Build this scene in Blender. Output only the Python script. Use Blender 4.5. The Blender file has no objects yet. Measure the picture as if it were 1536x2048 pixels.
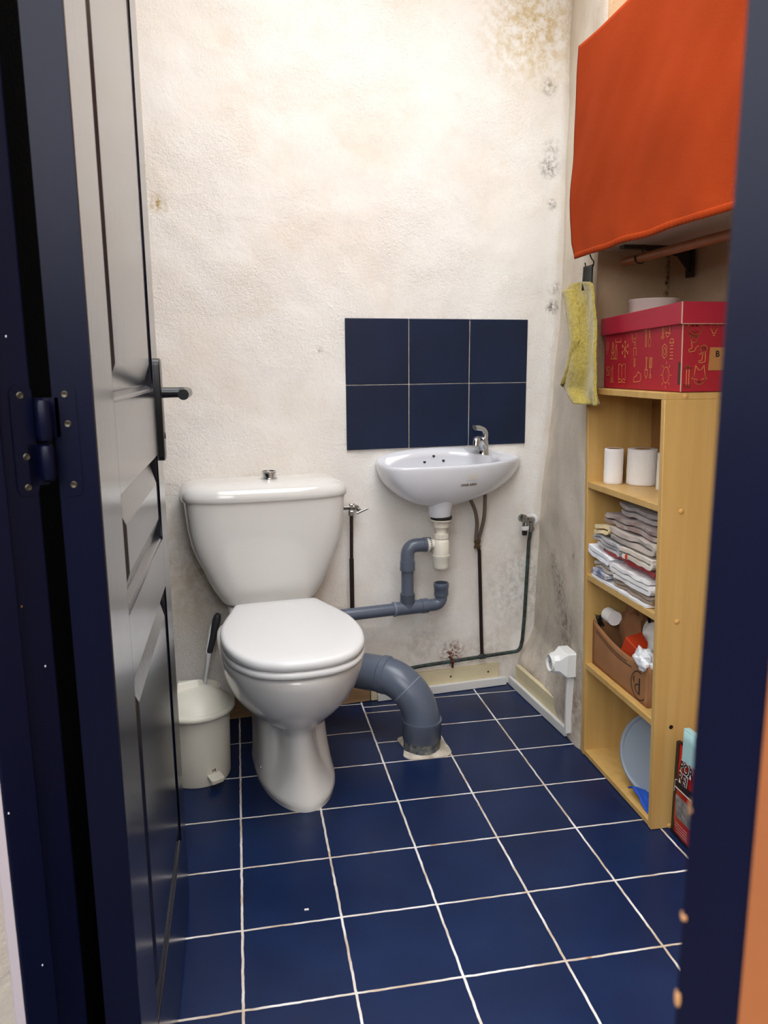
import bpy, bmesh, math, random
from mathutils import Vector, Matrix, noise
from mathutils.bvhtree import BVHTree
R = random.Random(7)
PI = math.pi
SC = bpy.context.scene
SKY, EXPO = 5.6, 0.48
COL = SC.collection

# ------------------------------------------------------------------ helpers
def lin(h):
    h = h.lstrip('#'); out = []
    for i in (0, 2, 4):
        c = int(h[i:i+2], 16) / 255
        out.append(c / 12.92 if c <= .04045 else ((c + .055) / 1.055) ** 2.4)
    return (*out, 1)

def mat(name, col, rough=.5, metal=0, spec=.5, coat=0, bump=0, bscale=100, var=0, vscale=8, col2=None, stretch=None, trans=0, detail=4, sheen=0):
    m = bpy.data.materials.new(name); m.use_nodes = True
    n = m.node_tree.nodes; l = m.node_tree.links
    b = n['Principled BSDF']
    c = lin(col) if isinstance(col, str) else col
    b.inputs['Base Color'].default_value = c
    b.inputs['Roughness'].default_value = rough
    b.inputs['Metallic'].default_value = metal
    b.inputs['Specular IOR Level'].default_value = spec
    b.inputs['Coat Weight'].default_value = coat; b.inputs['Coat Roughness'].default_value = max(.03, rough*.9)
    b.inputs['Transmission Weight'].default_value = trans
    if sheen:
        b.inputs['Sheen Weight'].default_value = sheen
        b.inputs['Sheen Roughness'].default_value = .5
    if bump or var or col2:
        tc = n.new('ShaderNodeTexCoord'); src = tc.outputs['Object']
        if stretch:
            mp = n.new('ShaderNodeMapping'); mp.inputs['Scale'].default_value = stretch
            l.new(src, mp.inputs['Vector']); src = mp.outputs['Vector']
        if bump:
            t = n.new('ShaderNodeTexNoise'); t.inputs['Scale'].default_value = bscale; t.inputs['Detail'].default_value = detail
            l.new(src, t.inputs['Vector'])
            bp = n.new('ShaderNodeBump'); bp.inputs['Strength'].default_value = min(1, bump); bp.inputs['Distance'].default_value = .002 * max(1, bump)
            l.new(t.outputs['Fac'], bp.inputs['Height']); l.new(bp.outputs['Normal'], b.inputs['Normal'])
        if var or col2:
            t = n.new('ShaderNodeTexNoise'); t.inputs['Scale'].default_value = vscale; t.inputs['Detail'].default_value = 5
            l.new(src, t.inputs['Vector'])
            rp = n.new('ShaderNodeValToRGB')
            rp.color_ramp.elements[0].position = .35; rp.color_ramp.elements[1].position = .68
            rp.color_ramp.elements[0].color = c
            c2 = lin(col2) if col2 else tuple(min(1, x * (1 - var)) for x in c[:3]) + (1,)
            rp.color_ramp.elements[1].color = c2
            l.new(t.outputs['Fac'], rp.inputs['Fac']); l.new(rp.outputs['Color'], b.inputs['Base Color'])
    return m

class MB:
    """collects shapes in world space, becomes ONE mesh object"""
    def __init__(s): s.bm = bmesh.new(); s.mi = 0
    def face(s, vs):
        try:
            f = s.bm.faces.new(vs); f.material_index = s.mi; f.smooth = True; return f
        except ValueError: return None
    def box(s, a, b, M=None):
        x0, y0, z0 = a; x1, y1, z1 = b
        vs = [s.bm.verts.new((x, y, z)) for x in (x0, x1) for y in (y0, y1) for z in (z0, z1)]
        if M:
            for v in vs: v.co = M @ v.co
        for q in ((0,1,3,2),(4,6,7,5),(0,4,5,1),(2,3,7,6),(0,2,6,4),(1,5,7,3)): s.face([vs[i] for i in q])
        return s
    def prism(s, poly, z0, z1):
        a = [s.bm.verts.new((p[0], p[1], z0)) for p in poly]; b = [s.bm.verts.new((p[0], p[1], z1)) for p in poly]
        n = len(poly)
        for i in range(n): s.face([a[i], a[(i+1) % n], b[(i+1) % n], b[i]])
        s.face(a[::-1]); s.face(b); return s
    def loft(s, rings, caps=(True, True), closed=True):
        V = [[s.bm.verts.new(p) for p in r] for r in rings]; n = len(rings[0])
        for a, b in zip(V, V[1:]):
            for i in range(n if closed else n - 1):
                j = (i + 1) % n; s.face([a[i], a[j], b[j], b[i]])
        if caps[0]: s.face(V[0][::-1])
        if caps[1]: s.face(V[-1])
        return s
    def grid(s, f, nu, nv):
        V = [[s.bm.verts.new(f(i / nu, j / nv)) for j in range(nv + 1)] for i in range(nu + 1)]
        for i in range(nu):
            for j in range(nv): s.face([V[i][j], V[i+1][j], V[i+1][j+1], V[i][j+1]])
        return s
    def tube(s, pts, r, seg=16, caps=True, squash=None):
        pts = [Vector(p) for p in pts]; n = len(pts)
        rs = r if isinstance(r, (list, tuple)) else [r] * n
        rings = []; up = None
        for i, p in enumerate(pts):
            t = (pts[min(i+1, n-1)] - pts[max(i-1, 0)]).normalized()
            if up is None:
                up = Vector((0, 0, 1)) if abs(t.z) < .9 else Vector((1, 0, 0))
            sd = t.cross(up).normalized(); up = sd.cross(t).normalized()
            k = squash or (1, 1)
            rings.append([p + sd * (rs[i] * k[0] * math.cos(2*PI*q/seg)) + up * (rs[i] * k[1] * math.sin(2*PI*q/seg)) for q in range(seg)])
        return s.loft(rings, (caps, caps))
    def lathe(s, prof, c, seg=40, axis=(0, 0, 1)):
        q = Vector((0, 0, 1)).rotation_difference(Vector(axis).normalized()); c = Vector(c)
        rings = [[c + q @ Vector((r * math.cos(2*PI*i/seg), r * math.sin(2*PI*i/seg), z)) for i in range(seg)] for r, z in prof]
        return s.loft(rings)
    def ribbon(s, pts, w, f):
        """flat stroke through 2-D pts, f maps (a, b) to a point"""
        for a, b in zip(pts, pts[1:]):
            a = Vector(a); b = Vector(b); d = b - a
            if d.length < 1e-6: continue
            d.normalize(); n = Vector((-d.y, d.x)) * w / 2; e = d * w * .45
            s.face([s.bm.verts.new(f(*p)) for p in (a - e + n, a - e - n, b + e - n, b + e + n)])
        return s

def empty(name, loc):
    o = bpy.data.objects.new(name, None); COL.objects.link(o); o.location = loc; o.empty_display_size = .05
    return o
def org(o):
    v = Vector((0, 0, 0))
    while o: v = v + o.location; o = o.parent
    return v
def obj(name, mb, m, parent=None, sharp=35, bevel=0, bseg=2, subsurf=0, solid=0, origin=None, label=None, flat=False):
    bm = mb.bm
    bmesh.ops.remove_doubles(bm, verts=bm.verts, dist=1e-6)
    bmesh.ops.recalc_face_normals(bm, faces=bm.faces)
    if parent is not None: o0 = org(parent)
    elif origin is not None: o0 = Vector(origin)
    else:
        xs = [v.co for v in bm.verts]
        o0 = Vector((sum(c.x for c in xs)/len(xs), sum(c.y for c in xs)/len(xs), min(c.z for c in xs)))
    for v in bm.verts: v.co -= o0
    for f in bm.faces: f.smooth = not flat
    me = bpy.data.meshes.new(name); bm.to_mesh(me); bm.free()
    for x in (m if isinstance(m, (list, tuple)) else [m]): me.materials.append(x)
    if not flat: me.set_sharp_from_angle(angle=math.radians(sharp))
    o = bpy.data.objects.new(name, me); COL.objects.link(o)
    if parent is not None: o.parent = parent
    else: o.location = o0
    if solid:
        k = o.modifiers.new('solid', 'SOLIDIFY'); k.thickness = solid; k.offset = 0
    if bevel:
        k = o.modifiers.new('bevel', 'BEVEL'); k.width = bevel; k.segments = bseg; k.limit_method = 'ANGLE'; k.angle_limit = math.radians(40); k.harden_normals = False
    if subsurf:
        k = o.modifiers.new('sub', 'SUBSURF'); k.levels = subsurf; k.render_levels = subsurf
    if label: o['label'] = label
    return o
def tag(o, label, cat, group=None):
    o['label'] = label; o['category'] = cat
    if group: o['group'] = group
    return o
def thing(name, loc, label, cat, group=None): return tag(empty(name, loc), label, cat, group)
def struct(o, label=None):
    o['kind'] = 'structure'
    if label: o['label'] = label
    return o
def cr(pts, n, closed=False):
    """catmull-rom resample"""
    P = [Vector(p) for p in pts]; N = len(P); out = []
    segs = N if closed else N - 1
    for i in range(n):
        t = i / n * segs if closed else i / (n - 1) * segs
        k = min(int(t), segs - 1); f = t - k
        g = (lambda j: P[j % N]) if closed else (lambda j: P[max(0, min(N-1, j))])
        a, b, c, d = g(k-1), g(k), g(k+1), g(k+2)
        out.append(.5 * ((2*b) + (c-a)*f + (2*a-5*b+4*c-d)*f*f + (3*b-a-3*c+d)*f**3))
    return out
def fillet(pts, r, n=8):
    P = [Vector(p) for p in pts]; out = [P[0]]
    for a, b, c in zip(P, P[1:], P[2:]):
        d1 = (a-b); d2 = (c-b); rr = min(r, d1.length*.49, d2.length*.49); d1.normalize(); d2.normalize()
        p0 = b + d1*rr; p2 = b + d2*rr
        for i in range(n+1):
            t = i/n; out.append(p0*(1-t)**2 + b*(2*t*(1-t)*1.0) + p2*t*t)
    out.append(P[-1]); return out
def nz(x, y=0, z=0): return noise.noise(Vector((x, y, z)))
# back-wall coordinates: u along the wall, v out from it
EX, EY = .99464, .10344
def W(u, v, z): return Vector((u*EX + v*EY, .585 + u*EY - v*EX, z))
WU = Vector((EX, EY, 0)); WV = Vector((EY, -EX, 0))

# ------------------------------------------------------------------ materials
def plaster(name, spots=(), c1='#f2eee8', c2='#ebe1d5', damp=0):
    m = bpy.data.materials.new(name); m.use_nodes = True
    n = m.node_tree.nodes; l = m.node_tree.links; b = n['Principled BSDF']
    b.inputs['Roughness'].default_value = .9; b.inputs['Specular IOR Level'].default_value = .15
    P = n.new('ShaderNodeTexCoord').outputs['Object']
    def tex(scale, detail=5, rough=.55):
        t = n.new('ShaderNodeTexNoise'); t.inputs['Scale'].default_value = scale; t.inputs['Detail'].default_value = detail; t.inputs['Roughness'].default_value = rough
        l.new(P, t.inputs['Vector']); return t.outputs['Fac']
    def mth(op, a, bb=None, clamp=False):
        q = n.new('ShaderNodeMath'); q.operation = op; q.use_clamp = clamp
        for i, x in enumerate((a, bb)):
            if x is None: continue
            if isinstance(x, (int, float)): q.inputs[i].default_value = x
            else: l.new(x, q.inputs[i])
        return q.outputs[0]
    def rng(x, a, bb, c=0, d=1):
        q = n.new('ShaderNodeMapRange'); q.inputs[1].default_value = a; q.inputs[2].default_value = bb; q.inputs[3].default_value = c; q.inputs[4].default_value = d
        l.new(x, q.inputs[0]); return q.outputs[0]
    def mix(f, a, bb):
        q = n.new('ShaderNodeMix'); q.data_type = 'RGBA'
        if isinstance(f, float): q.inputs[0].default_value = f
        else: l.new(f, q.inputs[0])
        for i, x in ((6, a), (7, bb)):
            if isinstance(x, str): q.inputs[i].default_value = lin(x)
            else: l.new(x, q.inputs[i])
        return q.outputs[2]
    col = mix(rng(tex(2.6, 7, .6), .42, .68), c1, c2)
    col = mix(mth('MULTIPLY', rng(tex(9, 6, .65), .58, .8), .32), col, '#d8c5a8')
    fine = tex(230, 3, .6)
    if damp:
        z = n.new('ShaderNodeSeparateXYZ'); l.new(P, z.inputs[0])
        low = rng(z.outputs[2], .9, .1)
        k = mth('MULTIPLY', mth('MULTIPLY', low, rng(tex(3.5, 7, .7), .38, .66)), damp)
        col = mix(k, col, '#8d857a')
        k2 = mth('MULTIPLY', mth('MULTIPLY', rng(z.outputs[2], .5, .0), rng(tex(16, 6, .75), .52, .72)), damp * .9)
        col = mix(k2, col, '#5e564d')
    for (p, r, c, s) in spots:
        d = n.new('ShaderNodeVectorMath'); d.operation = 'DISTANCE'; d.inputs[1].default_value = p; l.new(P, d.inputs[0])
        fall = rng(d.outputs['Value'], r, 0)
        k = mth('MULTIPLY', mth('SMOOTH_MIN', mth('MULTIPLY', fall, rng(tex(85 if r < .1 else 40, 4, .7), .40, .62)), 1.0), s, True)
        col = mix(k, col, c)
    col = mix(mth('MULTIPLY', rng(fine, .58, .78), .25), col, '#a8977f')
    l.new(col, b.inputs['Base Color'])
    rough_mask = rng(tex(3.2, 4, .6), .40, .58, .22, 1)
    h = mth('ADD', mth('MULTIPLY', mth('ADD', mth('MULTIPLY', fine, .55), mth('MULTIPLY', tex(110, 4, .7), 1.0)), rough_mask), mth('MULTIPLY', tex(22, 5), .8))
    bp = n.new('ShaderNodeBump'); bp.inputs['Strength'].default_value = .75; bp.inputs['Distance'].default_value = .0038
    l.new(h, bp.inputs['Height']); l.new(bp.outputs['Normal'], b.inputs['Normal'])
    return m

def floor_mat():
    m = bpy.data.materials.new('blue_floor_tiles'); m.use_nodes = True
    n = m.node_tree.nodes; l = m.node_tree.links; b = n['Principled BSDF']
    P = n.new('ShaderNodeTexCoord').outputs['Object']
    def tex(scale, detail=4):
        t = n.new('ShaderNodeTexNoise'); t.inputs['Scale'].default_value = scale; t.inputs['Detail'].default_value = detail
        l.new(P, t.inputs['Vector']); return t.outputs['Fac']
    def mth(op, a, bb=None, c=None):
        q = n.new('ShaderNodeMath'); q.operation = op
        for i, x in enumerate((a, bb, c)):
            if x is None: continue
            if isinstance(x, (int, float)): q.inputs[i].default_value = x
            else: l.new(x, q.inputs[i])
        return q.outputs[0]
    sp = n.new('ShaderNodeSeparateXYZ'); l.new(P, sp.inputs[0])
    x = mth('ADD', sp.outputs[0], mth('MULTIPLY', mth('SUBTRACT', tex(30), .5), .004))
    y = mth('ADD', sp.outputs[1], mth('MULTIPLY', mth('SUBTRACT', tex(34), .5), .004))
    def dist(v): return mth('ABSOLUTE', mth('SUBTRACT', mth('MODULO', mth('ADD', v, 10.1), .2), .1))
    dx = dist(x); dy0 = dist(y)
    # the cut tiles round the soil pipe
    inx = mth('LESS_THAN', mth('ABSOLUTE', mth('SUBTRACT', sp.outputs[0], .503)), .099)
    iny = mth('GREATER_THAN', sp.outputs[1], .215)
    msk = mth('MULTIPLY', inx, iny)
    dcut = mth('MINIMUM', mth('ABSOLUTE', mth('SUBTRACT', y, .321)), mth('MINIMUM', mth('ABSOLUTE', mth('SUBTRACT', y, .528)), mth('ABSOLUTE', mth('SUBTRACT', y, .572))))
    dy = mth('ADD', mth('MULTIPLY', dcut, msk), mth('MULTIPLY', dy0, mth('SUBTRACT', 1, msk)))
    d = mth('MINIMUM', dx, dy)
    g = n.new('ShaderNodeMapRange'); g.inputs[1].default_value = .0019; g.inputs[2].default_value = .0030; g.inputs[3].default_value = 1; g.inputs[4].default_value = 0
    l.new(d, g.inputs[0]); G = g.outputs[0]
    def mix(f, a, bb):
        q = n.new('ShaderNodeMix'); q.data_type = 'RGBA'; l.new(f, q.inputs[0])
        for i, v in ((6, a), (7, bb)):
            if isinstance(v, str): q.inputs[i].default_value = lin(v)
            else: l.new(v, q.inputs[i])
        return q.outputs[2]
    def rng(v, a, bb, c=0, e=1):
        q = n.new('ShaderNodeMapRange'); q.inputs[1].default_value = a; q.inputs[2].default_value = bb; q.inputs[3].default_value = c; q.inputs[4].default_value = e
        l.new(v, q.inputs[0]); return q.outputs[0]
    tile = mix(rng(tex(5, 3), .4, .7), TILE1, TILE2)
    tile = mix(rng(tex(420, 2), .70, .86, 0, .35), tile, '#5a6ea8')
    grout = mix(rng(tex(11, 4), .38, .62), '#e6e3e0', '#c0ae99')
    grout = mix(rng(tex(19, 3), .66, .76), grout, '#a8793a')
    col = mix(G, tile, grout)
    l.new(col, b.inputs['Base Color'])
    l.new(rng(G, 0, 1, .30, .85), b.inputs['Roughness'])
    b.inputs['Specular IOR Level'].default_value = .25
    bp = n.new('ShaderNodeBump'); bp.inputs['Strength'].default_value = .5; bp.inputs['Distance'].default_value = .0012
    l.new(mth('ADD', mth('MULTIPLY', G, -1), mth('MULTIPLY', tex(160), .10)), bp.inputs['Height']); l.new(bp.outputs['Normal'], b.inputs['Normal'])
    return m
TILE1, TILE2 = '#102043', '#15284e'
M = {}
M['floor'] = floor_mat()
M['wall_tile'] = mat('blue_wall_tile', '#14233f', .42, spec=.35, var=.25, vscale=7, bump=.15, bscale=300)
M['navy'] = mat('navy_gloss_paint', '#05081a', .20, spec=.6, coat=.5, bump=.25, bscale=60, stretch=(3.2, 3.2, .12), detail=6)
M['navy_edge'] = mat('navy_low_shine', '#03051a', .36, spec=.14, bump=.2, bscale=60, stretch=(2, 2, .2), var=.2, vscale=6)
M['chip'] = mat('bare_wood_chip', '#8a6038', .8)
M['whitechip'] = mat('white_paint_chip', '#cfd2d8', .7)
M['screw'] = mat('worn_steel_screw', '#4a443c', .4, metal=.9)
M['black_metal'] = mat('black_handle_metal', '#0b0b0d', .30, spec=.5, coat=.2)
M['ceramic'] = mat('white_ceramic', '#dfddd9', .10, spec=.5, coat=.3)
M['seat'] = mat('white_seat_plastic', '#e3e3e3', .28, spec=.45)
M['basin'] = mat('white_basin_ceramic', '#dcdde3', .10, spec=.5, coat=.3)
M['chrome'] = mat('chrome', '#d6d8da', .14, metal=1)
M['dull_chrome'] = mat('dull_chrome', '#a5a5a3', .22, metal=1, bump=.2, bscale=200)
M['black'] = mat('black_rubber', '#0c0c0c', .6)
M['cream_plastic'] = mat('cream_plastic', '#e6dfd0', .38, var=.08, vscale=12)
M['bin'] = mat('ivory_plastic', '#e4dfd1', .38, spec=.4)
M['pvc'] = mat('grey_pvc', '#5d6676', .30, spec=.5, bump=.05, bscale=80, var=.12, vscale=14)
M['pvc_ring'] = mat('grey_pvc_joint', '#747d8c', .35)
M['copper'] = mat('dark_painted_copper', '#2b1812', .42, bump=.3, bscale=150, col2='#17100e', vscale=30)
M['verdigris'] = mat('corroded_copper', '#2a1c16', .6, bump=.5, bscale=180, col2='#33504c', vscale=70)
M['rust'] = mat('rusty_steel', '#5a2c18', .85, bump=.8, bscale=120, col2='#2c1a12', vscale=60)
M['braid'] = mat('braided_hose', '#7d7065', .45, metal=.5, bump=1, bscale=500)
M['brass'] = mat('aged_nickel_brass', '#6b5c49', .35, metal=.8)
M['concrete'] = mat('pale_mortar', '#cfc6b8', .95, bump=1, bscale=120, col2='#a49a8a', vscale=25)
M['board_cream'] = mat('cream_skirting', '#e2d4ae', .6, var=.12, vscale=9, bump=.1, bscale=90)
M['board_wood'] = mat('worn_wood_skirting', '#a98962', .7, col2='#8a6a48', vscale=14, stretch=(1, 1, 6))
M['strip'] = mat('white_cover_strip', '#dddcd9', .4)
M['white_plastic'] = mat('white_socket_plastic', '#e9e9e6', .3)
M['beech'] = mat('beech_laminate', '#cda766', .42, col2='#c29957', vscale=40, stretch=(1, 1, .05), bump=.05, bscale=200)
M['beech_cap'] = mat('beech_screw_cap', '#cf9d5c', .4)
M['hardboard'] = mat('brown_hardboard', '#a87a48', .6, var=.15, vscale=30)
M['paper'] = mat('toilet_paper', '#eeeae6', .95, bump=.35, bscale=220)
M['core'] = mat('cardboard_core', '#a0764e', .9)
M['card'] = mat('brown_cardboard', '#9a6a42', .85, var=.12, vscale=18, bump=.1, bscale=300)
M['card_dark'] = mat('dark_print', '#2a1a10', .9)
M['redbox'] = mat('red_printed_card', '#a5162a', .5, var=.08, vscale=20, bump=.05, bscale=200)
M['cardedge'] = mat('worn_card_edge', '#c9a58e', .9)
M['gold'] = mat('gold_print', '#d0854a', .6)
M['kraft'] = mat('kraft_label', '#b07a43', .8)
M['ink'] = mat('black_ink', '#141010', .8)
M['orange'] = mat('orange_cotton', '#a33a10', .9, spec=.1, bump=.5, bscale=700, var=.10, vscale=5)
M['terry'] = mat('mustard_terry', '#b8a448', .95, spec=.1, bump=1, bscale=420, col2='#9f8a33', vscale=150, sheen=.5)
M['dowel'] = mat('brown_wood_dowel', '#a8622f', .5, var=.2, vscale=30)
M['shelfboard'] = mat('grey_white_shelf_board', '#b9a692', .6)
M['steel_dark'] = mat('dark_steel', '#3a332e', .5, metal=.6)
M['tin'] = mat('cream_tin', '#e9ddd2', .35)
M['tub'] = mat('grey_plastic_tub', '#4c5563', .4)
M['blue_cloth'] = mat('bright_blue_cloth', '#1d4fb4', .8)
M['tray'] = mat('brown_tray', '#6a5136', .5)
M['redbag'] = mat('red_sack_film', '#b01c16', .35, var=.15, vscale=12)
M['bagblack'] = mat('black_sack_edge', '#121013', .4)
M['white_print'] = mat('white_print', '#d9d5cf', .6)
M['grey_print'] = mat('grey_print', '#8f8a86', .6, col2='#5b5450', vscale=90)
M['teal'] = mat('pale_teal_plastic', '#9fc3c4', .45)
M['blue_card'] = mat('blue_card', '#176a94', .5)
M['amber'] = mat('amber_plastic', '#c07a1e', .45)
M['tissue'] = mat('tissue_film', '#cfc8c0', .6, bump=.4, bscale=60)
M['orangebox'] = mat('orange_red_card', '#c23a10', .6)
M['brown_bag'] = mat('brown_paper', '#8a5c38', .8)
M['grey_item'] = mat('grey_plastic_sheet', '#7b746c', .6)
M['brush_grip'] = mat('charcoal_grip', '#2e3033', .5)
M['outer_orange'] = mat('ochre_render', '#783f10', .85, bump=.3, bscale=60, var=.2, vscale=6)
M['blocker'] = mat('brown_blocker_render', '#28231e', .9, var=.2, vscale=3)
M['grey_strip'] = mat('grey_mortar_strip', '#8f8588', .8)
M['mortar_lip'] = mat('grey_ground', '#5f5a54', .95, var=.2, vscale=9)

MOLD = '#3a2a18'
back_spots = [((1.032,.692,1.955), .035, MOLD, .9), ((1.039,.693,1.721), .042, MOLD, 1.0), ((1.046,.694,1.775), .04, '#8d7d70', .7), ((1.053,.695,1.609), .022, MOLD, 1.1),
  ((1.066,.696,1.29), .03, MOLD, 1.3), ((1.07,.697,1.35), .03, '#5a4634', .8), ((.725,.66,.13), .06, '#6a3416', 1.6), ((.62,.64,.17), .12, '#b3aca0', .6), ((.85,.66,.10), .14, '#b3a48c', .6),
  ((.98,.68,2.12), .22, '#cdb27c', 1.1), ((-.16,.57,1.555), .035, '#b79a5c', 1.2), ((.289,.615,1.154), .012, '#7a5a2a', 1), ((-.1,.57,.5), .22, '#cbb79a', .8), ((1.0,.68,.35), .22, '#a39c90', .6)]
M['plaster_back'] = plaster('rough_plaster_back', back_spots, damp=.08)
M['plaster_right'] = plaster('rough_plaster_right', [((.98,.29,1.36), .02, MOLD, 1.3), ((.97,.26,.56), .018, '#7a4a22', 1.4), ((.99,.40,.42), .09, '#57524b', 1.0), ((1.0,.49,.48), .06, '#57524b', .9),
  ((.98,.33,.32), .12, '#6b5f53', 1.0), ((.97,.2,.12), .12, '#8a6c50', .9)], c1='#e3d8c8', c2='#cfc0ae', damp=.6)
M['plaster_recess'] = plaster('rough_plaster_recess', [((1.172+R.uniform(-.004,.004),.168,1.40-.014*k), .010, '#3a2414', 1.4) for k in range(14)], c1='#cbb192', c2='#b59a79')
M['plaster_plain'] = plaster('rough_plaster_plain', c1='#e9e2d6', c2='#ddd0be')
M['shaded_wall'] = mat('rough_wall_painted_shade', '#080503', .95, bump=1, bscale=150, var=.4, vscale=30, spec=.1)  # near-black base colour carries the shade behind the open door
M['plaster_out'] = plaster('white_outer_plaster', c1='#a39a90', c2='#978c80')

# ------------------------------------------------------------------ room shell
def interp(tab, x):
    for (a, va), (b, vb) in zip(tab, tab[1:]):
        if x <= b: return va + (vb - va) * max(0, (x - a) / (b - a))
    return tab[-1][1]
CORN = [(0, .938), (.085, .946), (.15, .985), (.2, 1.008), (.65, 1.022), (.9, 1.047), (1.23, 1.072), (1.6, 1.078), (2.5, 1.08)]
H0 = 2.5
def wall_back_pt(i, j):
    z = j * H0; x = -.36 + i * 1.48
    xc = interp(CORN, z)
    y = .585 + .104 * x
    d = .004 * nz(x*5, 3, z*5) + .0022 * nz(x*14, 9, z*14)
    if z < .12: d *= z / .12
    k = max(0, 1 - abs(x - xc) / .04); d -= .010 * k * k     # soft inner corner
    return (x, y - .003 + d, z)
struct(obj('wall_back', MB().grid(wall_back_pt, 120, 190), M['plaster_back'], origin=(0,0,0), flat=False, sharp=180), 'rough cream plastered back wall')
def wall_right_pt(i, j):
    z = j * H0; xc = interp(CORN, z); yc = .585 + .104 * xc
    a = i
    x0 = .970 - .008 * min(1, z / .6)
    x = xc + .03 + (x0 - xc - .03) * a; y = yc + .03 + (.158 - yc - .03) * a
    d = .005 * nz(y*6, 1, z*6) + .0025 * nz(y*15, 4, z*15)
    k = max(0, 1 - (1 - a) / .06); x += .012 * k * k
    return (x - d, y, z)
wr = MB().grid(wall_right_pt, 50, 190)
struct(obj('wall_right', wr, M['plaster_right'], origin=(0,0,0), sharp=180), 'damp stained plaster wall on the right')
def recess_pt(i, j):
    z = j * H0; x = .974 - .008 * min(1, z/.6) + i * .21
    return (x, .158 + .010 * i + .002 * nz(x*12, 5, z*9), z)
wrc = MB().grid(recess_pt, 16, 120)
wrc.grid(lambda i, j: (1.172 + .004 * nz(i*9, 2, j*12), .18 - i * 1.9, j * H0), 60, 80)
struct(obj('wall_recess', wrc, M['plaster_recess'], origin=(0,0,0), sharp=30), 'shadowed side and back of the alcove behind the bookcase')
wl = MB().prism([(-.198,-.90), (-.262,.62), (-.46,.62), (-.46,-.90)], 0, H0)
struct(obj('wall_left', wl, M['shaded_wall'], origin=(0,0,0)))
# floor, ceiling with a skylight opening
fl = MB(); fl.face([fl.bm.verts.new(p) for p in ((-.4,-1.72,0),(1.3,-1.72,0),(1.3,.74,0),(-.4,.60,0))])
fl.face([fl.bm.verts.new(p) for p in ((-.4,-1.72,-.04),(1.3,-1.72,-.04),(1.3,.74,-.04),(-.4,.60,-.04))])
struct(obj('floor', fl, M['floor'], origin=(0,0,0)), 'navy blue square floor tiles with pale grout')
SK = (-.15, -1.40, .98, .18)
ce = MB()
for a, b in (((-.46,-1.75),(SK[0],.75)), ((SK[2],-1.75),(1.35,.75)), ((SK[0],-1.75),(SK[2],SK[1])), ((SK[0],SK[3]),(SK[2],.75))):
    ce.box((a[0], a[1], H0), (b[0], b[1], H0 + .10))
struct(obj('ceiling', ce, M['plaster_plain'], origin=(0,0,0)))

# ------------------------------------------------------------------ door wall (runs diagonally), frame, door
L0 = Vector((-.168, -.966, 0)); DW = Vector((.6, -.8, 0)); DN = Vector((-.8, -.6, 0))
def DP(n, w): p = L0 + DN * n + DW * w; return (p.x, p.y)
def dprism(mb, poly, z0, z1): return mb.prism([DP(*p) for p in poly], z0, z1)
post = dprism(MB(), [(0,0), (.0367,0), (.0367,.012), (.0723,.012), (.0723,-.06), (0,-.06)], 0, 2.06)
chips = MB()
tl = struct(obj('trim_1', post, M['navy_edge'], bevel=.0025, origin=(L0.x, L0.y, 0)), 'dark navy left door jamb with a hinge on it')
pr = dprism(MB(), [(0,.709), (.0367,.709), (.0367,.697), (.0723,.697), (.0723,.7205), (0,.7205)], 0, 2.06)
tr = struct(obj('trim_2', pr, M['navy_edge'], bevel=.0006, origin=(*DP(0,.71), 0)), 'dark navy right door jamb, close and out of focus, with bare wood chips')
for z, dn, s in ((.947, .0705, 1.0), (.902, .071, .45), (.866, .0712, .95)):
    p = L0 + DN * dn + DW * .6975
    q = MB()
    prof = [(0.0, -.0012), (.0016, -.001), (.0022, 0), (.0016, .001), (0.0, .0012)]
    q.lathe([(max(r, 1e-4), h) for r, h in prof], p, 12, axis=(DN*.6 - DW*.8))
    for v in q.bm.verts: v.co.z = p.z + (v.co.z - p.z) * 2.2 * s + z
    obj('paint_chip', q, M['chip'], tr, label='bare wood where the navy paint has chipped')
for n_, w_, z in ((.071, .011, .54), (.050, .0125, .47), (.068, .0125, .66), (.02, .0006, 1.14), (.03, .0006, 1.12), (.052, .0125, .335), (.071,.0115,.31), (.03,.0006,.87), (.012,.0006,.80), (.06,.0125,.24)):
    p = L0 + DN * n_ + DW * w_ + Vector((0, 0, z)); q = MB().lathe([(1e-4,-.0005),(.0007,0),(1e-4,.0005)], p, 8, axis=DW)
    for v in q.bm.verts: v.co.z = p.z + (v.co.z - p.z) * 1.8
    obj('paint_chip', q, M['whitechip'] if z != .87 else M['chip'], tl, label='small pale chip in the navy paint')
struct(obj('trim_3', dprism(MB(), [(0,-.06), (.0723,-.06), (.0723,.72), (0,.72)], 2.06, 2.14), M['navy_edge'], origin=(*DP(0,.3), 2.06)))
struct(obj('trim_4', dprism(MB(), [(.0723,.010), (.0795,.004), (.0795,-.03), (.0723,-.03)], 0, 2.14), M['grey_strip'], origin=(*DP(.075,0), 0)), 'grey strip between the navy jamb and the white wall')
wf = MB()
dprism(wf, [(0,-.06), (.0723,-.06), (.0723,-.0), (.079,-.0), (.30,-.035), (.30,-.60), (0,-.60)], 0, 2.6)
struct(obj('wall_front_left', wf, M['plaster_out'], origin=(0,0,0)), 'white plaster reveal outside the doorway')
wf = MB(); dprism(wf, [(0,.7205), (.0735,.7205), (.0735,1.35), (0,1.35)], 0, 2.6)
struct(obj('wall_front_right', wf, M['outer_orange'], origin=(0,0,0)), 'ochre wall beside the right door jamb')
wf = MB(); wf.box((.24, -1.72, 0), (1.30, -1.62, H0))
struct(obj('wall_front', wf, M['plaster_plain'], origin=(0,0,0)))
wf = MB(); dprism(wf, [(0,-.06), (.0723,-.06), (.0723,.7205), (0,.7205)], 2.14, 2.6)
struct(obj('wall_lintel', wf, M['plaster_plain'], origin=(0,0,0)))
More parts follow.
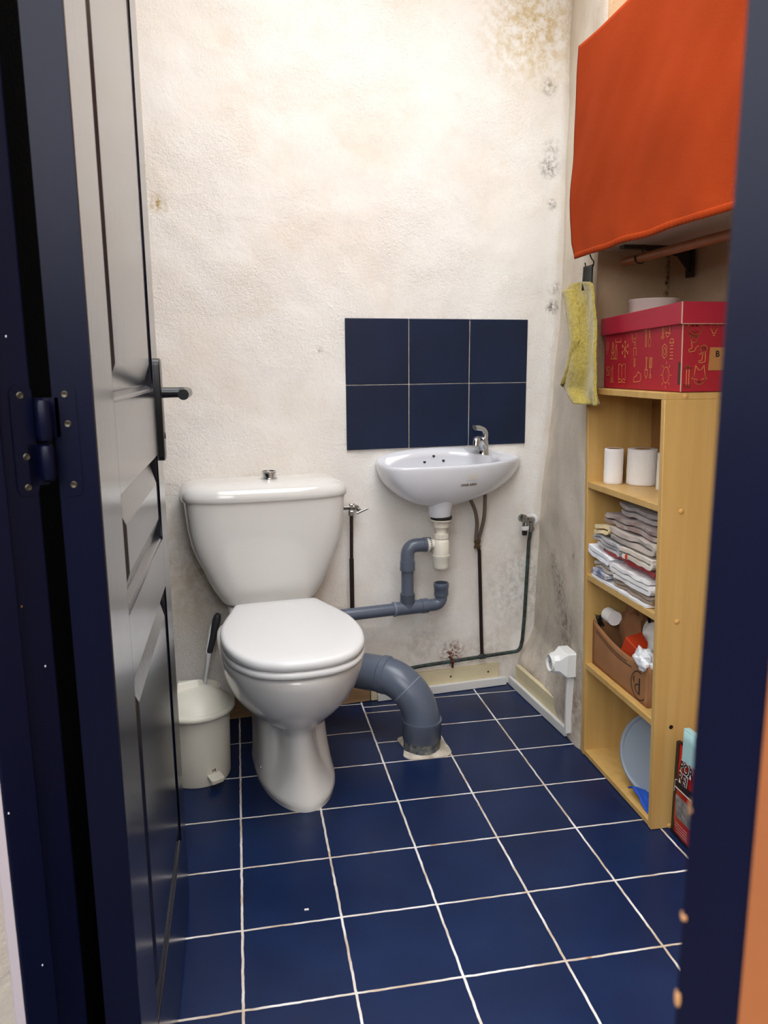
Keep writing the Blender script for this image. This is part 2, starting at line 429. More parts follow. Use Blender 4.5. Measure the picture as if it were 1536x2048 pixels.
blocker = MB(); blocker.box((-3.2, -4.2, -.05), (3.6, -4.0, 1.7)); blocker.box((-3.4, -4.2, -.05), (-3.2, -.6, 1.7)); blocker.box((3.4, -4.2, -.05), (3.6, -.6, 1.7))  # invented unseen walls, added to cut outdoor light and darken jamb reflections
struct(obj('wall_light_blocker', blocker, M['blocker'], origin=(0,0,0)), 'added unseen walls behind the viewer, cutting outdoor light and reflections')
g = MB(); g.box((-4, -6, -.12), (4, 2.5, -.05))
struct(obj('ground', g, M['mortar_lip'], origin=(0,0,0)))

HG = Vector((-.111, -.956, 0)); DD = Vector((.0045, .99999, 0)); DX = Vector((.99999, -.0045, 0)); LW = .668
def LP(s, d, z): return HG + DD * s + DX * d + Vector((0, 0, z))     # s along leaf, d out of the visible face
T = .040
door = empty('door_1', (HG.x - .02, HG.y + .33, 0)); struct(door, 'navy panelled wooden door standing open along the left')
def lbox(mb, s0, s1, d0, d1, z0, z1):
    vs = [mb.bm.verts.new(LP(s, d, z)) for s in (s0, s1) for d in (d0, d1) for z in (z0, z1)]
    for q in ((0,1,3,2),(4,6,7,5),(0,4,5,1),(2,3,7,6),(0,2,6,4),(1,5,7,3)): mb.face([vs[i] for i in q])
Z0, Z1 = .012, 2.04
S0, S1 = .128, .575
PAN = [(.205, .715), (.805, .955), (1.070, 1.90)]
fr = MB()
lbox(fr, 0, S0, -T, 0, Z0, Z1); lbox(fr, S1, LW, -T, 0, Z0, Z1)
for a, b in ((Z0, .205), (.715, .805), (.955, 1.070), (1.90, Z1)): lbox(fr, S0, S1, -T, 0, a, b)
obj('leaf_frame', fr, M['navy'], door, bevel=.0018)
he = MB(); lbox(he, -.0008, .004, -T-.0004, -.0012, Z0+.0005, Z1); obj('hinge_edge_overlay', he, M['navy_edge'], door, label='navy strip laid over the hinge edge, shine lowered to mute reflections')  # overlay strip; same paint as the leaf, shine cut to mute outdoor reflections
for z0, z1 in PAN:
    p = MB()
    def rect(i, k, d): return [LP(S0+i, d, z0+k), LP(S1-i, d, z0+k), LP(S1-i, d, z1-k), LP(S0+i, d, z1-k)]
    # moulding step, groove, then the raised field with sloped top and bottom
    p.loft([rect(-.002,-.002,-.030), rect(-.002,-.002,-.0008), rect(.001,.003,-.004), rect(.002,.008,-.0125), rect(.027,.010,-.0125), rect(.039,.044,-.001), rect(.042,.047,-.0008)], (True, True))
    obj('panel', p, M['navy'], door, sharp=14)
# lever handle on the room side
hp = MB()
def rrect(s0, s1, z0, z1, d, r, n=5):
    out = []
    for cs, cz, a0 in ((s1-r, z1-r, 0), (s0+r, z1-r, 90), (s0+r, z0+r, 180), (s1-r, z0+r, 270)):
        for k in range(n+1):
            a = math.radians(a0 + 90*k/n); out.append(LP(cs + r*math.cos(a), d, cz + r*math.sin(a)))
    return out
hp.loft([rrect(.611, .651, .940, 1.124, -.001, .012), rrect(.611, .651, .940, 1.124, .0075, .012), rrect(.613, .649, .942, 1.122, .009, .011)])
obj('handle_plate', hp, M['black_metal'], door)
lv = MB()
lv.tube([LP(.631, .006, 1.063), LP(.631, .030, 1.063), LP(.631, .054, 1.063)], [.0098, .0092, .0092], 20)
lv.tube(fillet([LP(.631, .040, 1.063), LP(.631, .054, 1.063), LP(.515, .054, 1.063)], .010), .0092, 20)
obj('door_lever', lv, M['black_metal'], door)
obj('keyhole', MB().lathe([(.006, 0), (.006, .0015), (.004, .002)], LP(.631, .009, .985), 16, axis=DX), M['screw'], door)
# hinge: leaf on the door edge, leaf on the jamb, knuckle
KN = Vector((-.1575, -.972, 0))
hk = MB()
def dome(r, z0, z1): return [(r*.35, z0), (r*.8, z0+.002), (r, z0+.006), (r, z1-.006), (r*.8, z1-.002), (r*.35, z1)]
hk.lathe(dome(.0078, 1.036, 1.080), KN, 20)
hk.lathe(dome(.0074, .996, 1.0345), KN, 20)
hinge = obj('hinge', hk, M['navy_edge'], door)
def rr2(x0, x1, z0, z1, r, n=5):
    out = []
    for cx, cz, a0 in ((x1-r, z1-r, 0), (x0+r, z1-r, 90), (x0+r, z0+r, 180), (x1-r, z0+r, 270)):
        for k in range(n+1):
            a = math.radians(a0 + 90*k/n); out.append((cx + r*math.cos(a), cz + r*math.sin(a)))
    return out
pl = MB()
o2 = rr2(.0085, .0295, -.002, .113, .009)
YE = HG.y
def edgept(x, z, d): return Vector((-.1575 + x, YE - d, .980 + z))
pl.loft([[edgept(x, z, 0) for x, z in o2], [edgept(x, z, .0016) for x, z in o2]])
pl.loft([[edgept(x, z, 0) for x, z in ((-.012,.060),(.012,.060),(.012,.100),(-.012,.100))], [edgept(x, z, .0016) for x, z in ((-.012,.060),(.012,.060),(.012,.100),(-.012,.100))]])
obj('hinge_leaf', pl, M['navy_edge'], hinge)
pj = MB()
def jpt(n, z, d): p = L0 + DN * n + DW * d; return Vector((p.x, p.y, z))
o3 = rr2(.001, .023, .982, 1.094, .009)
pj.loft([[jpt(a, z, 0) for a, z in o3], [jpt(a, z, .0016) for a, z in o3]])
pj.loft([[jpt(a, z, 0) for a, z in ((-.010,.992),(.010,.992),(.010,1.034),(-.010,1.034))], [jpt(a, z, .0016) for a, z in ((-.010,.992),(.010,.992),(.010,1.034),(-.010,1.034))]])
obj('hinge_leaf', pj, M['navy_edge'], hinge)
for c, ax in [(edgept(x, z, .0016), (0,-1,0)) for x, z in ((.0185, .103), (.0195, .073), (.0205, .010))] + [(jpt(a, z, .0016), DW) for a, z in ((.0125, 1.083), (.0115, 1.022), (.0125, .991))]:
    s = MB().lathe([(.0036, -.0005), (.0036, .0004), (.0028, .0010), (.0012, .0005)], c, 16, axis=ax)
    obj('screw', s, M['screw'], hinge, label='worn screw head')

# ------------------------------------------------------------------ skirtings and cover strips
def wbox(mb, u0, u1, v0, v1, z0, z1):
    vs = [mb.bm.verts.new(W(u, v, z)) for u in (u0, u1) for v in (v0, v1) for z in (z0, z1)]
    for q in ((0,1,3,2),(4,6,7,5),(0,4,5,1),(2,3,7,6),(0,2,6,4),(1,5,7,3)): mb.face([vs[i] for i in q])
    return mb
struct(obj('baseboard_back', wbox(MB(), .435, .900, 0, .016, .001, .078), M['board_cream'], bevel=.002), 'cream skirting board under the basin')
struct(obj('baseboard_back_left', wbox(MB(), -.34, .432, 0, .016, .001, .070), M['board_wood'], bevel=.002), 'bare wooden skirting board behind the toilet and bin')
struct(obj('trim_5', wbox(MB(), .455, .925, .016, .030, .001, .030), M['strip'], bevel=.002), 'white cover strip along the foot of the back wall')
A = Vector((.948, .650, 0)); B = Vector((.979, .245, 0)); dAB = (B-A).normalized(); nAB = Vector((-dAB.y, dAB.x, 0)) * -1
if nAB.x > 0: nAB = -nAB
def rbox(mb, s0, s1, d0, d1, z0, z1):
    vs = [mb.bm.verts.new(A + dAB*s + nAB*d + Vector((0,0,z))) for s in (s0, s1) for d in (d0, d1) for z in (z0, z1)]
    for q in ((0,1,3,2),(4,6,7,5),(0,4,5,1),(2,3,7,6),(0,2,6,4),(1,5,7,3)): mb.face([vs[i] for i in q])
    return mb
struct(obj('baseboard_right', rbox(MB(), .02, .375, -.012, .004, .001, .082), M['board_cream'], bevel=.002), 'cream skirting board on the right wall')
struct(obj('trim_6', rbox(MB(), -.01, .405, .004, .016, .001, .030), M['strip'], bevel=.002), 'white cover strip along the foot of the right wall')
for u in (.48, .72, .86): 
    s = MB().lathe([(.0035, 0), (.003, .001), (.0005, .0006)], W(u, .0162, .052), 12, axis=WV)
    tag(obj('skirting_screw', s, M['screw'], label=None), {.48:'screw in the cream skirting behind the big grey pipe', .72:'screw in the middle of the cream skirting under the basin', .86:'screw near the corner end of the cream back skirting'}[u], 'screw')

# ------------------------------------------------------------------ toilet
TP = W(.0985, 0, 0)
def TL(u, v, z): return TP + WU * u + WV * v + Vector((0, 0, z))
toilet = thing('toilet', TL(0, .35, 0), 'white ceramic close-coupled toilet with its lid closed', 'toilet')
def sgn(x): return -1 if x < 0 else 1
def pan_ring(z, a, vf, vb, vc, col=0, n=132):
    out = []
    for k in range(n):
        th = 2*PI*k/n; c, s = math.cos(th), math.sin(th)
        if c >= 0:
            b = vf - vc
            if col:
                # narrow front column standing proud of the flat-sided body
                r1 = ((abs(s)/col)**2.3 + (abs(c)/b)**2.3) ** (-1/2.3)
                r2 = ((abs(s)/a)**3.2 + (abs(c)/(b - .072))**3.2) ** (-1/3.2)
                r = math.log(math.exp(r1*520) + math.exp(r2*520)) / 520
            else:
                r = ((abs(s)/a)**2 + (abs(c)/b)**2) ** -.5
            u, v = r*s, vc + r*c
        else:
            u = a * sgn(s) * abs(s) ** .45; v = vc - (vc - vb) * abs(c) ** .45
        out.append(TL(u + .011 * max(0, 1 - z/.24), v, z))
    return out
lv_ = [(.000,.105,.606,.20,.36,0),(.010,.106,.607,.20,.36,0),(.018,.1045,.604,.20,.36,.1045),(.028,.103,.600,.20,.36,.100),(.040,.101,.595,.19,.36,.093),(.055,.099,.588,.18,.36,.085),(.075,.097,.581,.17,.36,.077),(.10,.0945,.574,.16,.36,.067),(.14,.092,.567,.14,.36,.059),(.175,.0915,.564,.12,.36,.057),
  (.193,.0925,.567,.10,.365,.064),(.206,.097,.574,.10,.38,.078),(.217,.105,.586,.10,.395,.100),(.228,.115,.601,.10,.41,0),(.240,.125,.615,.11,.42,0),(.256,.138,.633,.12,.43,0),(.278,.151,.653,.13,.45,0),(.305,.163,.671,.14,.46,0),(.335,.173,.687,.15,.47,0),(.362,.179,.696,.16,.475,0),(.380,.181,.700,.17,.475,0),(.388,.180,.698,.17,.475,0),(.392,.174,.690,.18,.475,0)]
pan = MB().loft([pan_ring(*q) for q in lv_])
def sqring(u, vb, vf, z, p=5, n=64, off=0.0):
    out = []
    for k in range(n):
        th = 2*PI*k/n; c, s = math.cos(th), math.sin(th)
        out.append(TL(off + u*sgn(s)*abs(s)**(2/p), (vf+vb)/2 + (vf-vb)/2*sgn(c)*abs(c)**(2/p), z))
    return out
pan.loft([sqring(.085,.0,.26,.30), sqring(.118,.0,.27,.34), sqring(.126,.0,.27,.36), sqring(.128,.0,.27,.404), sqring(.122,.003,.265,.409)])
obj('pan', pan, M['ceramic'], toilet, sharp=80)
DOUT = [(0,.708),(.06,.701),(.115,.672),(.152,.620),(.173,.555),(.180,.480),(.175,.405),(.158,.335),(.138,.275),(.125,.232),(.118,.216),(.105,.210),(.05,.208),(0,.208)]
half = cr([(a, b, 0) for a, b in DOUT], 40)
full = [(p.x, p.y) for p in half] + [(-p.x, p.y) for p in half[-2:0:-1]]
def dring(ins, z, dome=0):
    return [TL(u * (1 - ins/.18), .46 + (v - .46) * (1 - ins/.25), z) for u, v in full]
obj('seat', MB().loft([dring(.006,.3975), dring(.002,.400), dring(.0,.406), dring(.002,.4135), dring(.007,.416)]), M['seat'], toilet, sharp=60)
obj('seat_gap_shade', MB().loft([dring(.022,.389), dring(.022,.399)]), M['black'], toilet)  # black slab fills the gap under the seat, drawn in place of shade
obj('lid', MB().loft([dring(.005,.4185), dring(.001,.421), dring(.0,.429), dring(.0015,.436), dring(.005,.4405), dring(.012,.4425), dring(.04,.4436), dring(.09,.4443), dring(.15,.4446)]), M['seat'], toilet, sharp=60)
for s in (-1, 1): obj('lid_hinge', MB().tube([TL(s*.075-.02, .212, .424), TL(s*.075+.02, .212, .424)], .009, 12), M['seat'], toilet)
ck = [(.413,.124,.150),(.417,.133,.158),(.428,.143,.166),(.464,.164,.176),(.500,.180,.183),(.53,.192,.187),(.565,.208,.191),(.60,.2195,.195),(.65,.228,.198),(.70,.232,.200),(.733,.234,.201)]
CO = -.006
def cring(hw, vf, z, vb=.012, p=4.2): 
    # rounded front corners, square back
    n = 72; out = []
    for k in range(n):
        th = 2*PI*k/n; c, s = math.cos(th), math.sin(th)
        pp = p if c > 0 else 14
        vm = vb + (vf - vb) * .45
        u = hw * sgn(s) * abs(s) ** (2/p if c > 0 else 2/14)
        v = vm + (vf - vm) * abs(c) ** (2/p) if c > 0 else vm - (vm - vb) * abs(c) ** (2/14)
        out.append(TL(CO + u, v, z))
    return out
obj('cistern', MB().loft([cring(h, f, z) for z, h, f in ck]), M['ceramic'], toilet, sharp=60)
lk = [(.7315,.234,.202),(.7325,.2395,.2075),(.737,.2415,.2095),(.747,.2415,.2095),(.757,.238,.206),(.766,.231,.199),(.773,.220,.188),(.778,.205,.174),(.7815,.184,.156),(.7825,.17,.146),(.783,.14,.128)]
obj('cistern_lid', MB().loft([cring(h, f, z, vb=.010 + (.2415-h)*.35, p=3.6) for z, h, f in lk]), M['ceramic'], toilet, sharp=50)
fb = obj('flush_button', MB().lathe([(.026,.781),(.026,.785),(.0245,.7865),(.021,.7868),(.021,.800),(.0225,.801),(.0225,.804),(.0205,.8055),(.019,.8055),(.019,.8035)], TL(.008,.108,0), 40), M['chrome'], toilet)
bc = MB().lathe([(.008,-.002),(.008,.002),(.0065,.004),(.003,.0045),(.0025,.001)], TL(-.0845,.435,.052), 18, axis=(WU*-1 + WV*.45))
obj('bolt_cap', bc, M['chrome'], toilet)

# ------------------------------------------------------------------ soil pipe elbow
SU, SV = .489, .376
soil = thing('soil_pipe', W(SU,SV,0), 'big grey plastic soil pipe curving from the toilet down into the floor', 'pipe')
P0, P1, P2 = W(.392,.292,.211), W(SU,SV,.211), W(SU,SV,.078)
arc = [P0*(1-t)**2 + P1*(2*t*(1-t)) + P2*t*t for t in [i/20 for i in range(21)]]
# widen the arc so it is rounder than a parabola
arc2 = []
for i, p in enumerate(arc):
    t = i/20; a = t*PI/2
    q = P0 + (P1-P0)*math.sin(a) + (P2-P1)*(1-math.cos(a)); arc2.append(q)
obj('elbow', MB().tube([W(.24,.16,.211)] + arc2 + [W(SU,SV,.02)], .0535, 36), M['pvc'], soil, sharp=60)
def around(pt, tan, prof): return (prof, pt, tan)
def ring(mb, p, tan, r0, r1, w):
    mb.lathe([(r0, -w), (r1, -w*.7), (r1, w*.7), (r0, w)], p, 36, axis=tan)
k = 9; tn = (arc2[k+1]-arc2[k-1]); mb = MB(); ring(mb, arc2[k], tn, .0528, .0548, .0035); obj('joint_ring', mb, M['pvc_ring'], soil)
mb = MB(); mb.lathe([(.0535,.094),(.058,.095),(.0585,.091),(.0565,.086),(.0565,.036),(.0535,.033)], W(SU,SV,0), 36); obj('socket', mb, M['pvc'], soil, sharp=50)
mb = MB(); mb.lathe([(.0540,-.003),(.0540,.034),(.052,.036)], W(SU,SV,0), 36); obj('floor_collar', mb, mat('dirty_grey_pvc','#3f464e',.7,col2='#8a8a80',vscale=60), soil)
mb = MB(); ring(mb, arc2[1], arc2[2]-arc2[0], .053, .0565, .012); obj('joint_ring', mb, M['pvc'], soil)
# mortar patch round the pipe
pp = [(.468,.335),(.472,.270),(.463,.225),(.483,.203),(.52,.200),(.598,.209),(.6,.30),(.592,.335),(.57,.352),(.52,.345)]
pts = cr([(a, b, 0) for a, b in pp], 60, True)
pts = [Vector((p.x + .003*nz(p.x*60, p.y*60), p.y + .003*nz(p.y*60, p.x*60, 3), 0)) for p in pts]
cc = Vector((.53,.272,0))
mbp = MB().loft([[p + Vector((0,0,-.001)) for p in pts], [p + Vector((0,0,.0025)) for p in pts], [cc + (p-cc)*.93 + Vector((0,0,.005+.002*nz(p.x*70,p.y*70,5))) for p in pts], [cc + (p-cc)*.70 + Vector((0,0,.009)) for p in pts]])
tag(obj('mortar_patch', mbp, M['concrete']), 'rough pale mortar patch in the floor round the foot of the big grey pipe', 'mortar patch')

# ------------------------------------------------------------------ tile backsplash
bs = MB()
for i in range(3):
    for j in range(2):
        u0, u1 = .3685 + i*.2050, .3685 + i*.2050 + .2032
        z0, z1 = .846 + j*.2025, .846 + j*.2025 + .2009
        wbox(bs, u0, u1, .002, .0105, z0, z1)
o = obj('tile_backsplash', bs, M['wall_tile'], bevel=.0022); tag(o, 'six navy blue wall tiles in two rows above the basin', 'backsplash')
jg = wbox(MB(), .370, .980, .000, .0088, .848, 1.244)
obj('joint_filler', jg, M['concrete'], o)

# ------------------------------------------------------------------ basin
basin = thing('wash_basin', W(.68,.0,.66), 'small white wall-hung hand basin under the blue tiles', 'basin')
RIM = [(.464,.004,.812),(.50,.004,.828),(.56,.004,.838),(.66,.004,.842),(.78,.004,.838),(.88,.004,.824),(.94,.004,.810),(.960,.012,.804),(.945,.045,.803),(.89,.100,.803),(.83,.142,.803),(.75,.175,.803),(.66,.190,.803),(.57,.189,.803),(.505,.180,.803),(.472,.155,.803),(.457,.105,.803),(.455,.045,.806)]
NR = 108
rim = cr(RIM, NR, True)
DR = Vector((.642, .108, 0))
def shell(s, z, zk=0): return [(DR.x + (p.x-DR.x)*s, max(.004, DR.y + (p.y-DR.y)*s), z + (p.z-.803)*zk) for p in rim]
rings = []
HB = .131
for h in [1.0,.985,.96,.92,.86,.78,.68,.56,.43,.30,.18,.08]:
    s = max(.2, math.sqrt(max(0, 1 - h**2.1))); rings.append([W(*q) for q in shell(max(.19, s), .800 - HB*h, 1 - h)])
rings.append([W(p.x, p.y, p.z - .006) for p in rim])
cen = Vector((.69,.10,0))
def inset(p, d, zz):
    back = p.y < .03
    q = Vector(p); dirv = Vector((cen.x - p.x, (cen.y - p.y)*1.3, 0)); dirv.normalize(); q = q + dirv * d
    q.z = p.z + zz; return q
rings.append([W(*inset(p, .001, -.001)) for p in rim]); rings.append([W(*inset(p, .005, .002)) for p in rim]); rings.append([W(*inset(p, .011, .0022)) for p in rim])
inner = []
for p in rim:
    q = inset(p, .017, -.001)
    if p.y < .03:
        dk = .040 + .038 * max(0, min(1, (p.x - .70) / .10)) * max(0, min(1, (.93 - p.x)/.04)); 
        q.x = cen.x + (p.x - cen.x) * (.86 if p.x < cen.x else .80); q.y = dk if p.x < .90 else .05; q.z = p.z - .012
    inner.append(q)
# smooth the inner outline
for _ in range(4): inner = [(inner[i-1] + inner[i]*2 + inner[(i+1) % NR]) / 4 for i in range(NR)]
rings.append([W(q.x, q.y, q.z + .001) for q in inner])
IB = Vector((.65,.105,0))
for h in [.05,.12,.25,.42,.60,.78,.90,.97,1.0]:
    s = math.sqrt(max(.02, 1 - h**2.6)) * .985
    rings.append([W(IB.x + (q.x-IB.x)*s, IB.y + (q.y-IB.y)*s, q.z - .004 - .092*h - (q.z-.80)*h) for q in inner])
bowl = obj('bowl', MB().loft(rings), M['basin'], basin, sharp=70)
nk = MB().lathe([(.045,.690),(.040,.672),(.0365,.660),(.0355,.640),(.033,.636)], W(.642,.108,0), 40); obj('outlet', nk, M['basin'], basin)
for u, v, z in ((.643,.05,.824), (.613,.05,.803), (.675,.05,.806)): pass
# raycast helpers on the bowl for the overflow holes and the label remnant
dg = bpy.context.evaluated_depsgraph_get()
def bowl_bvh():
    me = bowl.data; o = bowl.matrix_world if False else org(bowl)
    return BVHTree.FromPolygons([v.co + o for v in me.vertices], [tuple(p.vertices) for p in me.polygons])
BV = bowl_bvh()
CAM = Vector((.03328, -1.80622, 1.11082))
for u, z in ((.645,.818), (.614,.800), (.678,.802)):
    o_ = W(u, .12, z + .02); h = BV.ray_cast(o_, (WV*-1 + Vector((0,0,-.22))).normalized())
    if h[0] is not None:
        obj('overflow_hole', MB().lathe([(.0048,-.001),(.0048,.0005),(.0030,.0010)], h[0], 20, axis=(WV*.9 + Vector((0,0,.45)))), M['black'], basin)
def on_bowl(u, z, off=.0006):
    h = BV.ray_cast(W(u, .5, z), WV*-1)
    return h[0] + h[1] * (off if h[1].dot(WV) > 0 else -off)
obj('label_remnant', MB().grid(lambda i, j: on_bowl(.682 + i*.062, .739 + j*.009), 12, 4), M['tissue'], basin)
lt = MB()
for k in range(13):
    x = .686 + k*.0042
    if k in (6,): continue
    lt.ribbon([(x, .7405), (x + R.uniform(-.001,.0025), .7465)], .0018, lambda a, b: on_bowl(a, b, .0011))
    if k % 2: lt.ribbon([(x, .7435 + R.uniform(-.002,.002)), (x+.004, .7435 + R.uniform(-.002,.002))], .0013, lambda a, b: on_bowl(a, b, .0011))
obj('label_print', lt, M['card_dark'], basin)
obj('label_remnant', MB().grid(lambda i, j: on_bowl(.703 + i*.040, .757 + j*.022), 10, 8), mat('glue_mark','#d9d6d1',.35), basin)

# ------------------------------------------------------------------ basin tap
tap = thing('basin_tap', W(.812,.052,.812), 'chrome single-lever tap at the right end of the basin', 'tap')
b0 = W(.810,.055,.808)
obj('tap_body', MB().tube([b0, b0+Vector((0,0,.004)), b0+Vector((0,0,.008)), b0+WU*-.001+Vector((0,0,.03)), b0+WU*-.002+Vector((0,0,.052)), b0+WU*-.001+Vector((0,0,.066)), b0+Vector((0,0,.072))], [.0225,.0225,.0205,.0195,.0195,.017,.009], 32), M['chrome'], tap, sharp=60)
obj('spout', MB().tube(cr([b0+Vector((0,0,.030)), b0+WU*-.020+WV*.022+Vector((0,0,.052)), b0+WU*-.038+WV*.044+Vector((0,0,.064)), b0+WU*-.050+WV*.060+Vector((0,0,.062)), b0+WU*-.053+WV*.064+Vector((0,0,.048))], 22), [.016]*4+[.0145]*6+[.0135]*8+[.0125]*4, 24), M['chrome'], tap, sharp=60)
lev = [b0+WU*.004+WV*-.002+Vector((0,0,.066)), b0+WU*.004+WV*.0+Vector((0,0,.085)), b0+WU*-.008+WV*.008+Vector((0,0,.098)), b0+WU*-.028+WV*.024+Vector((0,0,.103)), b0+WU*-.046+WV*.036+Vector((0,0,.103))]
obj('lever', MB().tube(cr(lev, 24), [.0205-.0003*i if i < 10 else .0175-.00055*(i-10) for i in range(24)], 24, squash=(1,.62)), M['chrome'], tap, sharp=60)

# ------------------------------------------------------------------ bottle trap
TU, TV = .646, .110
trap = thing('bottle_trap', W(TU,TV,.463), 'cream plastic bottle trap hanging under the basin', 'trap')
def tl_(prof, seg=32): return MB().lathe(prof, W(TU,TV,0), seg)
obj('seal', tl_([(.030,.627),(.034,.629),(.034,.637),(.030,.638)]), M['black'], trap)
obj('flange', tl_([(.030,.622),(.0325,.623),(.0325,.627),(.020,.628)]), M['cream_plastic'], trap)
def nut(z0, z1, r, n=20):
    mb = MB(); rings = []
    for z in (z0, z1):
        rings.append([W(TU, TV, z) + Vector((math.cos(2*PI*q/(2*n)), math.sin(2*PI*q/(2*n)), 0)) * (r + (.0012 if q % 2 else 0)) for q in range(2*n)])
    return mb.loft(rings)
obj('union_nut', nut(.602, .622, .0225), M['cream_plastic'], trap, sharp=20)
obj('neck', tl_([(.0165,.560),(.0165,.604)]), M['cream_plastic'], trap)
obj('union_nut', nut(.566, .580, .0225), M['cream_plastic'], trap, sharp=20)
tb = tl_([(.018,.566),(.022,.562),(.0265,.556),(.0265,.508),(.026,.505)])
tb.tube([W(TU,TV,.546), W(TU-.035,TV-.008,.546)], .0165, 24)
obj('trap_body', tb, M['cream_plastic'], trap, sharp=50)
obj('trap_cup', tl_([(.0285,.512),(.0285,.504),(.0268,.501),(.0262,.474),(.024,.466),(.017,.462),(.002,.461)]), M['bin'], trap, sharp=50)
tn = MB(); tn.lathe([(.0225,0),(.0235,.002),(.0235,.013),(.0215,.015)], W(TU-.034,TV-.008,.546), 22, axis=WU*-1); obj('union_nut', tn, M['cream_plastic'], trap, sharp=20)

# ------------------------------------------------------------------ grey waste pipe
PV = .098; RP = .0198
wp = thing('waste_pipe', W(.55,.02,.32), 'grey plastic waste pipe with a tee and elbows on the wall under the basin', 'pipe')
obj('horizontal_run', MB().tube([W(.25,PV,.336), W(.50,PV,.341)], RP, 28), M['pvc'], wp)
tee = MB(); tee.tube([W(.492,PV,.3408), W(.600,PV,.3425)], .0222, 28); tee.tube([W(.537,PV,.341), W(.537,PV,.385)], .0222, 28); obj('tee', tee, M['pvc'], wp, sharp=40)
obj('riser', MB().tube([W(.537,PV,.380), W(.537,PV,.505)], RP, 28), M['pvc'], wp)
def sock(a, b, r): 
    a = Vector(a); b = Vector(b); L = (b-a).length; 
    return MB().lathe([(r-.003,0),(r,.001),(r,L-.001),(r-.003,L)], a, 28, axis=b-a)
obj('joint', sock(W(.537,PV,.358), W(.537,PV,.390), .0236), mat('grey_pvc_dark','#4b525e',.4), wp)
e1 = fillet([W(.537,PV,.465), W(.537,PV,.546), W(.606,PV+.004,.546)], .048, 12)
obj('elbow', MB().tube(e1, .0218, 28), M['pvc'], wp, sharp=60)
obj('joint', sock(W(.537,PV,.465), W(.537,PV,.497), .0238), M['pvc'], wp)
obj('joint', sock(W(.588,PV+.003,.546), W(.613,PV+.004,.546), .0236), M['pvc'], wp)
obj('joint', sock(W(.488,PV,.3406), W(.497,PV,.3408), .0242), M['pvc_ring'], wp)
obj('joint', sock(W(.583,PV,.3423), W(.606,PV,.343), .0240), M['pvc'], wp)
e2 = fillet([W(.598,PV,.3425), W(.652,PV,.343), W(.652,PV,.40)], .035, 12)
obj('elbow', MB().tube(e2, RP, 28), M['pvc'], wp, sharp=60)
so = MB().lathe([(.0198,.372),(.0232,.374),(.0232,.398),(.0248,.400),(.0248,.412),(.0235,.415),(.0205,.415),(.0195,.395)], W(.652,PV,0), 28)
obj('open_socket', so, M['pvc'], wp, sharp=50)

# ------------------------------------------------------------------ water pipes
sp = thing('supply_pipe', W(.83,.02,.10), 'dark copper water pipe along the skirting with risers to the basin and the corner valve', 'pipe')
obj('floor_run', MB().tube(fillet([W(.40,.026,.088), W(.60,.026,.107), W(.83,.026,.115), W(.974,.028,.120), W(.982,.028,.16)], .03, 8), .0062, 14), M['verdigris'], sp)
obj('basin_riser', MB().tube([W(.832,.026,.112), W(.829,.026,.16), W(.816,.024,.49), W(.812,.024,.505)], .0062, 14), M['copper'], sp)
obj('corner_riser', MB().tube([W(.982,.028,.155), W(.988,.028,.25), W(.997,.028,.51), W(1.003,.028,.552)], .0062, 14), M['verdigris'], sp)
ts = MB(); ring(ts, W(.832,.026,.118), Vector((0,0,1)), .006, .0085, .009); ring(ts, W(.832,.026,.115), WU, .006, .0085, .014); obj('tee_joint', ts, M['verdigris'], sp)
cl = MB(); ring(cl, W(.721,.026,.1105), WU, .006, .0095, .006); cl.tube([W(.721,.030,.103), W(.721,.030,.090)], .004, 8); cl.tube([W(.721,.002,.118), W(.721,.03,.118)], .004, 10)
tag(obj('pipe_clip', cl, M['rust']), 'rusty clip holding the dark pipe to the wall', 'clip')
hs = []
for pts_, lab in (([W(.745,.075,.70), W(.765,.060,.676), W(.788,.048,.635), W(.799,.040,.59), W(.801,.030,.545), W(.803,.026,.528)], 'left of the two braided hoses under the basin, bending from the left'),
                  ([W(.820,.055,.735), W(.822,.050,.66), W(.822,.045,.61), W(.818,.036,.57), W(.814,.028,.54), W(.812,.026,.528)], 'right of the two braided hoses under the basin, hanging nearly straight')):
    h = tag(obj('flexible_hose', MB().tube(cr(pts_, 30), .0063, 14), M['braid']), lab, 'hose', 'braided tap hoses'); hs.append(h)
cn = MB(); 
cn.lathe([(.009,.500),(.0125,.502),(.0125,.511),(.010,.513),(.010,.518),(.0125,.520),(.0125,.530),(.008,.532)], W(.808,.026,0), 6)
obj('coupling', cn, M['brass'], sp, sharp=30)
vp = thing('stop_valve', W(.372,.03,.35), 'small chrome stop valve on a thin dark pipe beside the cistern', 'valve')
obj('valve_pipe', MB().tube([W(.372,.028,.335), W(.372,.028,.50)], .0072, 14), M['copper'], vp)
obj('valve_pipe', MB().tube([W(.372,.028,.50), W(.374,.028,.648)], .0056, 14), M['copper'], vp)
vb = MB(); vb.lathe([(.008,.640),(.0095,.642),(.0095,.655),(.0075,.657),(.0075,.676),(.006,.678)], W(.374,.028,0), 6); vb.tube([W(.340,.030,.667), W(.374,.028,.667), W(.394,.028,.667)], .007, 12); vb.tube([W(.388,.0,.667), W(.388,.045,.667)], .008, 12); obj('valve_body', vb, M['dull_chrome'], vp, sharp=30)
vl = MB(); vl.tube([W(.392,.040,.663), W(.396,.055,.659)], .006, 12); vl.tube([W(.384,.056,.652), W(.420,.056,.666)], .0036, 12); obj('valve_handle', vl, M['dull_chrome'], vp)
cv = thing('garden_tap', W(1.0,.03,.55), 'grey knobbed angle valve with hose connector in the right corner', 'tap')
fb_ = MB(); fb_.lathe([(.020,-.004),(.020,.002),(.016,.004),(.011,.005)], W(1.018,.012,.584), 20, axis=WV*1+WU*-1.2); obj('wall_flange', fb_, M['strip'], cv)
